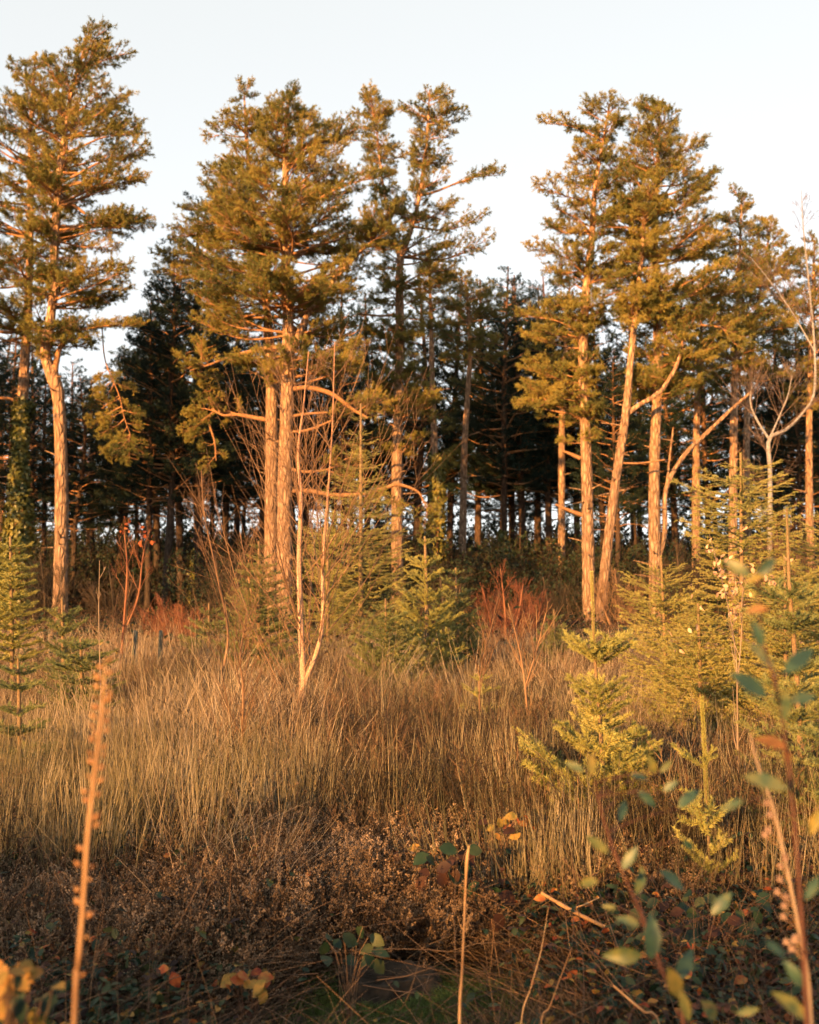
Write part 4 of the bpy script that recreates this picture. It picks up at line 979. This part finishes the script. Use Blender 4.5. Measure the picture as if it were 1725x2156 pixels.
# willow-leaved plant, near right
def zc(zx, zy): return 1035 + zx * .4, 1293.75 + zy * .4
WL = [  # centre in zoom pixels, length, angle (deg, 0 = right, 90 = up), kind, plant
 (530,790,130,82,'y',0),(440,800,110,-30,'g',0),(850,800,90,100,'y',0),(920,800,95,45,'y',0),(940,905,95,40,'g',0),(820,965,130,-38,'g',0),(1035,965,150,50,'g',0),(775,850,100,-10,'g',0),
 (560,1210,160,-40,'y',0),(725,1285,140,58,'g',0),(1040,1215,90,-40,'g',0),(785,1410,150,75,'g',0),(960,1395,180,-32,'g',0),(510,1410,110,5,'y',0),(620,1540,80,-5,'y',0),(1205,1525,150,50,'g',0),
 (720,1610,140,-30,'g',0),(850,1710,220,85,'g',0),(700,1800,200,5,'y',0),(1020,1850,200,55,'g',0),(970,1950,210,-65,'y',0),(1020,2060,180,-75,'y',0),(1160,2090,170,-45,'g',0),(1350,2090,130,10,'g',0),
 (1590,2060,210,-50,'y',1),(1690,1440,150,60,'g',1),(1410,110,140,-80,'g',1),(1620,240,220,42,'g',1),(1430,220,200,-50,'g',1),(1370,370,220,-38,'g',1),(1550,480,180,85,'g',1),(1640,440,160,15,'g',1),
 (1480,670,170,-25,'o',1),(1560,750,120,-70,'o',1),(1450,880,240,-18,'g',1),(1600,1900,150,-60,'g',1),(1700,1100,150,60,'y',1),(1500,1760,130,-40,'g',1),(690,1035,130,70,'g',0),(1270,1000,130,20,'g',1),
 (640,-222,150,-35,'g',1),(1445,-245,140,45,'g',1),(1385,-190,110,20,'y',1),(1400,-30,130,-5,'o',1)]
WL[-4] = (1300, -245, 150, -35, 'g', 1)
wst = [[(1240, 1590, 3), (1262, 1690, 4), (1285, 1770, 5), (1330, 1880, 6), (1365, 1960, 7), (1400, 2060, 8), (1440, 2170, 9)],
       [(1600, 1180, 3), (1598, 1260, 3), (1605, 1340, 4), (1640, 1470, 6), (1658, 1590, 7), (1672, 1720, 7), (1682, 1850, 8), (1692, 1990, 9), (1700, 2170, 10)]]
wl = [('low leafy willow shoot with oval green and yellow leaves, blurred', 1.75), ('tall leafy willow shoot with dark blurred leaves at the right edge', 1.45)]
wm = {}
for kd, mt in (('g', M_willow), ('y', M_willowy), ('o', M_brownleaf)):
    wm[kd] = []
    for v in range(3):
        mb = MB(); leafshape(mb, np.zeros((1, 3)), np.array([[1.0, 0, 0]]), np.array([[0, 0, 1.0]]), 1.0, .36 + .04 * v, 0, .18 + .1 * v, .1 + .12 * v); wm[kd].append(mb.mesh('leaf', [mt]))
r = np.random.default_rng(12)
M_wstem = leafmat('dark_red_willow_stem', [(.04, .02, .015), (.07, .03, .022), (.10, .045, .03)], 0, 10)
for wi in range(2):
    lab, d = wl[wi]
    root, p, b = stem_thing('willow_shoot', lab, 'leafy shoot', d, wst[wi], M_wstem, 6, group='willow shoots close to the camera')
    pm_ = MB()
    for zx, zy, ln, ang, kd, w_ in WL:
        if w_ != wi: continue
        px, py = zc(zx, zy); l = ln * .4; a = rad(ang)
        # leaf base = the end closer to the stem
        e1 = (px - math.cos(a) * l / 2, py + math.sin(a) * l / 2); e2 = (px + math.cos(a) * l / 2, py - math.sin(a) * l / 2)
        sx = lambda yy: np.interp(yy, [q[1] for q in wst[wi]], [q[0] for q in wst[wi]])
        if abs(e1[0] - sx(e1[1])) > abs(e2[0] - sx(e2[1])): e1, e2 = e2, e1
        dd = d + r.uniform(-.12, .12)
        A_, B_ = P(*e1, dd) - b, P(*e2, dd + r.uniform(-.015, .015)) - b
        L_ = np.linalg.norm(B_ - A_); x_ = (B_ - A_) / L_; nn = nrm(np.array([r.normal(0, .35), -1, r.uniform(.1, .9)])); y_ = nrm(np.cross(nn, x_)); z_ = np.cross(x_, y_)
        o = obj('leaf', wm[kd][r.integers(3)], root)
        o.matrix_local = Matrix([[x_[i] * L_, y_[i] * L_, z_[i] * L_, A_[i]] for i in range(3)] + [[0, 0, 0, 1]])
        zq = min(A_[2] - .02, p[-1, 2]); c = np.array([np.interp(zq, p[:, 2], p[:, j]) for j in range(3)])
        m_ = (c + A_) / 2 + np.array([0, 0, .005])
        tubes(pm_, smooth_path(np.array([c, m_, A_]), 6)[None], np.linspace(.0012, .0007, 6)[None], 4)
    obj('side_shoots', (pm_, [M_wstem]), root)

# sapling hung with dead tan leaves
root, A, rg = bare_tree('beech_sapling', 'sapling with curled dead tan leaves in front of feathery conifer', 'sapling', 6.6,
    [[(1556, 1640, 6), (1553, 1500, 3.5), (1550, 1380, 3), (1530, 1260, 2), (1508, 1180, 1.5), (1494, 1125, 1)], [(1553, 1450, 2.5), (1562, 1330, 2.5), (1566, 1240, 2), (1600, 1200, 2)]], 22, 85, M_weed, M_weed, .22, .5, (2,), .0022, .4, (.2, .95), tips=.0008)
lm = []
for v in range(5):
    mb = MB(); r_ = np.random.default_rng(v); leafshape(mb, np.zeros((1, 3)), np.array([[1.0, 0, 0]]), np.array([[0, 0, 1.0]]), .036, .024, 0, .5 + .25 * v * (-1) ** v, .35 + .1 * v); lm.append(mb.mesh('leaf', [M_tanleaf]))
r = np.random.default_rng(21); b0 = np.array(root.location)
spots = [(1140,1000),(1150,1050),(1135,1075),(1200,1105),(1170,1120),(1215,1145),(1185,1160),(1230,1170),(1250,1190),(1205,1200),(1240,1215),(1260,1250),(1225,1260),(1215,1290),(1250,1300),(1280,1290),(1300,1250),(1310,1145),(1295,1075),(1330,940),(1365,1155),(1360,1225),(1310,1300),(1325,1320),(1375,1310),(1330,1355),(1265,1350),(1285,1390),(1270,1400),(1290,1385),(1410,1220),(1450,1190),(1495,1215),(1480,1245),(1465,1255),(1545,1140),(1455,1195),(1255,1110),(1180,1140),(1250,1310),(1200,1300),(1235,1285)]
spots += [(1050,1250),(1050,1295),(1110,1335),(1030,1455),(1055,1450),(1085,1495),(960,1535),(970,1590),(995,1590)]
for zx, zy in spots:
    q = P(1035 + zx * .4 + r.normal(0, 2), 733 + zy * .4 + r.normal(0, 2), 6.6 + r.uniform(-.15, .15)) - b0
    for k in range(1 if zx < 1120 else 2):
        o = obj('leaf', lm[r.integers(5)], root); o.location = q + r.normal(0, .012, 3); o.rotation_euler = r.uniform(0, 6.28, 3); o.scale = (r.uniform(.7, 1.2),) * 3
# leaf stalks joining the leaves to the nearest stem
# small orange leaves on the thin left sapling
ol = []
for v in range(2):
    mb = MB(); leafshape(mb, np.zeros((1, 3)), np.array([[1.0, 0, 0]]), np.array([[0, -.3, 1.0]]), .06, .042, 0, .3, .3); ol.append(mb.mesh('leaf', [M_oleaf]))
sap = [o for o in COL.objects if o.get('label', '').startswith('orange-leaved')][0]
for k in range(26):
    zx, zy = [(750,1030),(760,1055),(720,1100),(770,1045),(845,1075),(850,1085),(905,1140),(880,1135),(850,1165),(925,1170),(760,1100),(830,1200),(745,1080)][k % 13]
    q = P(zx * .35 + r.normal(0, 3), 733 + zy * .35 + r.normal(0, 4), 13 + r.uniform(-.2, .2)) - np.array(sap.location)
    o = obj('leaf', ol[k % 2], sap); o.location = q; o.rotation_euler = r.uniform(0, 6.28, 3); o.scale = (r.uniform(.7, 1.2),) * 3

# ivy on the left trunk
def ivy(label, d, pts, n, size, seed, spreadpx):
    r = np.random.default_rng(seed); b = G(pts[0][0], d); root = thing('ivy', label, 'ivy', b, 'ivy climbing pine trunks')
    ys = r.uniform(0, 1, n); pa = np.array(pts, float); t = np.linspace(0, 1, len(pa)); c = np.stack([np.interp(ys, t, pa[:, j]) for j in range(3)], 1)
    pos = np.array([P(q[0], q[1], d) for q in c]) - b
    a = r.uniform(0, 6.28, n); R = c[:, 2] / F * d * r.uniform(.5, 1, n) ** .5
    pos += np.stack([np.cos(a) * R, np.sin(a) * R, r.normal(0, .1, n)], 1)
    o = np.stack([np.cos(a), np.sin(a), r.normal(0, .3, n)], 1)
    mb = MB(); leafshape(mb, pos, nrm(r.normal(0, .6, (n, 3)) + [0, 0, -.5]), o, size, size * .8, 0, .1, .2)
    st = np.stack([np.array([P(q[0] + r.normal(0, 3), q[1], d) for q in pa]) - b for _ in range(5)])
    obj('foliage', (mb, [M_ivy]), root); mb = MB(); tubes(mb, st, .02, 4); obj('vine', (mb, [M_wood]), root)
ivy('thick yellow-green ivy wrapped round the leftmost trunk', 35.6, [(38, 1290, 34), (38, 1180, 36), (40, 1100, 32), (42, 1020, 22), (42, 950, 17), (45, 880, 17), (52, 850, 22)], 6500, .13, 91, 30)
ivy('dark ivy climbing the slim pine right of the centre', 43.7, [(918, 1290, 22), (920, 1100, 22), (922, 1000, 18), (915, 960, 10)], 2400, .13, 92, 20)
ivy('golden ivy mound on the greenish pine foot, left of centre', 44.6, [(418, 1300, 26), (418, 1220, 20), (415, 1160, 10)], 1800, .13, 93, 20)
ivy('yellowish ivy at the foot of the thick dark trunk above the red bush', 49.5, [(1062, 1260, 26), (1062, 1180, 18), (1058, 1120, 9)], 1400, .13, 94, 20)

# hanging needle sprays on bare drooping branches
def spray(label, d, branch, tips, seed):
    rg = np.random.default_rng(seed); q0 = P(*branch[0][:2], d); root = thing('hanging_branch', label, 'branch', q0, 'hanging pine branches')
    rows = np.array([[*(P(px, py, d) - q0), w / F * d / 2] for px, py, w in branch]); mb, p = trunk_mesh(rows, 6, .05, seed); obj('wood', (mb, [M_wood]), root)
    for px, py in tips:
        t = P(px, py, d + rg.uniform(-.5, .5)) - q0; px += 0; bi = np.argmin(np.linalg.norm(p[:, :3] - t, axis=1)); bs = p[max(0, bi - 2), :3]
        Ld = np.linalg.norm(t - bs)
        if Ld < .1: continue
        Lk = min(PINE, key=lambda q: abs(math.log(q / Ld))); place_bough(root, PINE[Lk][rg.integers(3)][2:], bs, t, Lk, rg)
spray('drooping sunlit spray hanging in the left sky gap', 34, [(215, 690, 3), (222, 760, 3), (250, 830, 2.5), (262, 880, 2), (280, 930, 1.5)], [(200, 850), (230, 890), (285, 870), (250, 940), (300, 960), (230, 950), (215, 830), (275, 820), (195, 890), (270, 970), (205, 870), (240, 850), (260, 850), (225, 915), (260, 925), (290, 900), (265, 950), (245, 960), (235, 800), (210, 800), (250, 790)], 5)
spray('drooping sunlit spray left of the twin trunks', 35, [(500, 873, 6), (470, 865, 5), (440, 880, 5), (452, 930, 4), (455, 970, 2)], [(400, 880), (390, 910), (430, 950), (470, 960), (480, 890), (440, 990), (410, 930)], 6)

# old posts, stump and bright leaves
for lab, px, top, d, w in [('grey-green weathered post, left of the pair in the clearing', 286, 1328, 13, 12), ('grey-green weathered post, right of the pair in the clearing', 340, 1328, 14, 10)]:
    b = G(px, d); root = thing('wooden_post', lab, 'post', b, 'weathered posts'); h = P(px, top, d)[2] - b[2]
    rr = w / F * d / 2; mb = MB(); pth = np.array([[0, 0, -.1, rr], [0, 0, h * .5, rr * .95], [.004, 0, h * .97, rr * .92], [.004, 0, h, rr * .8], [.004, 0, h + .006, rr * .05]])
    tubes(mb, pth[None, :, :3], pth[None, :, 3], 10); obj('post_shaft', (mb, [M_post]), root)
b = G(815, 4.25); root = thing('old_stump', 'low mossy tree stump in the foreground shade', 'stump', b)
mb = MB(); n = 36; a = np.arange(n) * 6.283 / n; r = np.random.default_rng(4)
rj = .15 * (1 + .10 * np.sin(3 * a + 1) + .05 * r.normal(size=n))
rings = []
for hh, k_ in ((-.05, 1.35), (.02, 1.12), (.06, 1.0), (.085, .96), (.09, .86), (.06, .7), (.05, .05)):
    rings.append(np.stack([1.25 * rj * k_ * np.cos(a), rj * k_ * np.sin(a), np.full(n, hh) + r.normal(0, .006, n)], 1))
V = np.concatenate(rings); i = np.arange(len(rings) - 1)[:, None] * n + np.arange(n)[None]; j = np.arange(len(rings) - 1)[:, None] * n + (np.arange(n)[None] + 1) % n
mb.add(V, np.stack([i, j, j + n, i + n], -1).reshape(-1, 4), 0, True); obj('stump_wood', (mb, [M_stump]), root)
mb = MB(); rg = np.random.default_rng(6)
for c in ((-.05, 0), (.08, .03), (-.20, -.05), (-.12, -.16), (.18, -.1), (.22, 0), (.1, -.2), (.0, -.22), (-.24, .05), (.25, .08), (-.05, -.19), (.15, -.17), (-.2, .15), (.2, .14), (-.02, .17)):
    q = MB(); blades(q, rg, 260, .085, .035, .002, 1.0, .8, 3); M = np.eye(4); M[0, 3], M[1, 3] = c; M[2, 3] = .055; mb.merge(q, M)
obj('moss', (mb, [M_moss]), root)['kind'] = 'stuff'

def leaf_sprig(label, d, spots, mats, size, seed, cat='bramble', name='bramble_sprig', group=None):
    rg = np.random.default_rng(seed); c = spots[0]; b = G(np.mean([s[0] for s in spots]), d); root = thing(name, label, cat, b, group)
    ms = []
    for m in mats:
        mb = MB(); leafshape(mb, np.zeros((1, 3)), np.array([[1.0, 0, 0]]), np.array([[0, 0, 1.0]]), 1.0, .74, 0, .22, .25); ms.append(mb.mesh('leaf', [m]))
    sm = MB()
    for px, py in spots:
        q = P(px, py, d + rg.uniform(-.12, .12)) - b
        o = obj('leaf', ms[rg.integers(len(ms))], root); x_ = nrm(np.array([rg.normal(), rg.normal() * .4, rg.uniform(-.9, .2)])); nn = nrm(np.array([rg.normal(0, .4), -.8, .9 + rg.normal(0, .3)])); y_ = nrm(np.cross(nn, x_)); z_ = np.cross(x_, y_); s = size * rg.uniform(.75, 1.2)
        o.matrix_local = Matrix([[x_[i] * s, y_[i] * s, z_[i] * s, q[i]] for i in range(3)] + [[0, 0, 0, 1]])
        m_ = np.array([q[0] * .5, q[1] * .6, q[2] * .7 + .03]); st = np.array([rg.normal(0, .02), rg.normal(0, .02), 0])
        tubes(sm, smooth_path(np.array([st, m_, q]), 6)[None], np.linspace(.002, .0009, 6)[None], 4)
    obj('canes', (sm, [M_twig]), root)
r = np.random.default_rng(33)
def blob(cx, cy, w, h, n): return [(cx + r.uniform(-1, 1) * w, cy + r.uniform(-1, 1) * h) for _ in range(n)]
leaf_sprig('blurred yellow and green bramble leaves in the bottom left corner', 1.9, blob(50, 2100, 70, 55, 26) + blob(25, 2030, 30, 25, 8), [M_yleaf, M_yleaf, M_bramble], .042, 1, group='leafy bramble sprigs')
leaf_sprig('orange-yellow autumn bramble sprig beside the shaded heather', 3.7, blob(530, 2055, 48, 22, 18) + blob(555, 2090, 30, 20, 5), [M_yleaf, M_oleaf, M_yleaf], .055, 2, group='leafy bramble sprigs')
leaf_sprig('single glowing orange-red leaf low in the shaded heather', 3.8, [(357, 2040), (362, 2046)], [M_oleaf], .05, 3, group='leafy bramble sprigs')
leaf_sprig('vivid red and orange leaves on the fallen stick at right', 4.6, [(1218, 1885), (1213, 1905), (1150, 1892), (1230, 1900), (1240, 1930), (1222, 1935), (1235, 1945)], [M_oleaf], .055, 4, group='leafy bramble sprigs')
leaf_sprig('dark glossy five-fingered bramble leaves under the glowing heather', 4.8, blob(920, 1830, 40, 25, 12) + blob(960, 1800, 60, 15, 8) + blob(1010, 1870, 60, 30, 8), [M_bramble, M_darkleaf], .085, 5, group='leafy bramble sprigs')
leaf_sprig('reddish bramble leaves glowing at the edge of the shade', 5.2, blob(1060, 1735, 60, 22, 16) + blob(870, 1790, 40, 12, 6), [M_oleaf, M_darkleaf, M_yleaf], .06, 6, group='leafy bramble sprigs')
leaf_sprig('brown veined bramble leaf standing in the shade right of centre', 4.3, [(1035, 1935), (1040, 1925)], [M_darkleaf], .08, 7, group='leafy bramble sprigs')
leaf_sprig('dark red bramble leaf low at the right', 3.8, [(1575, 2060), (1580, 2075), (1570, 2068)], [M_oleaf], .06, 8, group='leafy bramble sprigs')
leaf_sprig('dark green bramble leaves left of the mossy stump', 4.0, blob(740, 1990, 60, 40, 16), [M_bramble], .06, 9, group='leafy bramble sprigs')
leaf_sprig('dark green glossy bramble tangle low at the right', 4.2, blob(1480, 1950, 150, 70, 60), [M_bramble, M_bramble, M_darkleaf], .06, 10, group='leafy bramble sprigs')
# a fallen branch at the right
b = P(1150, 1885, 4.5); root = thing('fallen_branch', 'long pale fallen branch sloping down through the brambles', 'branch', b)
for nm, pts in (('wood', [(1140, 1880, 7), (1200, 1915, 8), (1270, 1950, 8), (1350, 1985, 6), (1420, 2010, 4)]), ('side_twig', [(1200, 1915, 4), (1230, 1905, 3), (1262, 1890, 2)]), ('side_twig', [(1290, 1960, 4), (1270, 1990, 3), (1262, 2030, 2)])):
    rows = np.array([[*(P(px, py, 4.5) - b), w / F * 4.5 / 2] for px, py, w in pts]); mb, p = trunk_mesh(rows, 6, .08, 2); obj(nm, (mb, [M_drystem]), root)

# ------------------------------------------------------------------ scrub behind the camera (it casts the low shade on the foreground)
def hedge():
    r = np.random.default_rng(77); mb = MB(); n = 90000
    x = r.uniform(-30, 14, n); y = -16 + r.normal(0, 1.2, n) + .25 * (x + 8)
    top = 4.8 + .60 / (1 + np.exp((x + 13.4) / .35)) + .22 * smooth_noise(x, y * 0, 1.5, 30) + .45 * smooth_noise(x, y * 0, 3.7, 31)
    z = top * r.uniform(0, 1, n) ** .6 * np.where(np.abs(y + 16 - .25 * (x + 8)) < 1.5, 1, .8)
    leafshape(mb, np.stack([x, y, z], 1), randdir(r, n), randdir(r, n), .14, .10)
    o = obj('scrub', (mb, [M_bramble])); o['kind'] = 'stuff'
hedge()
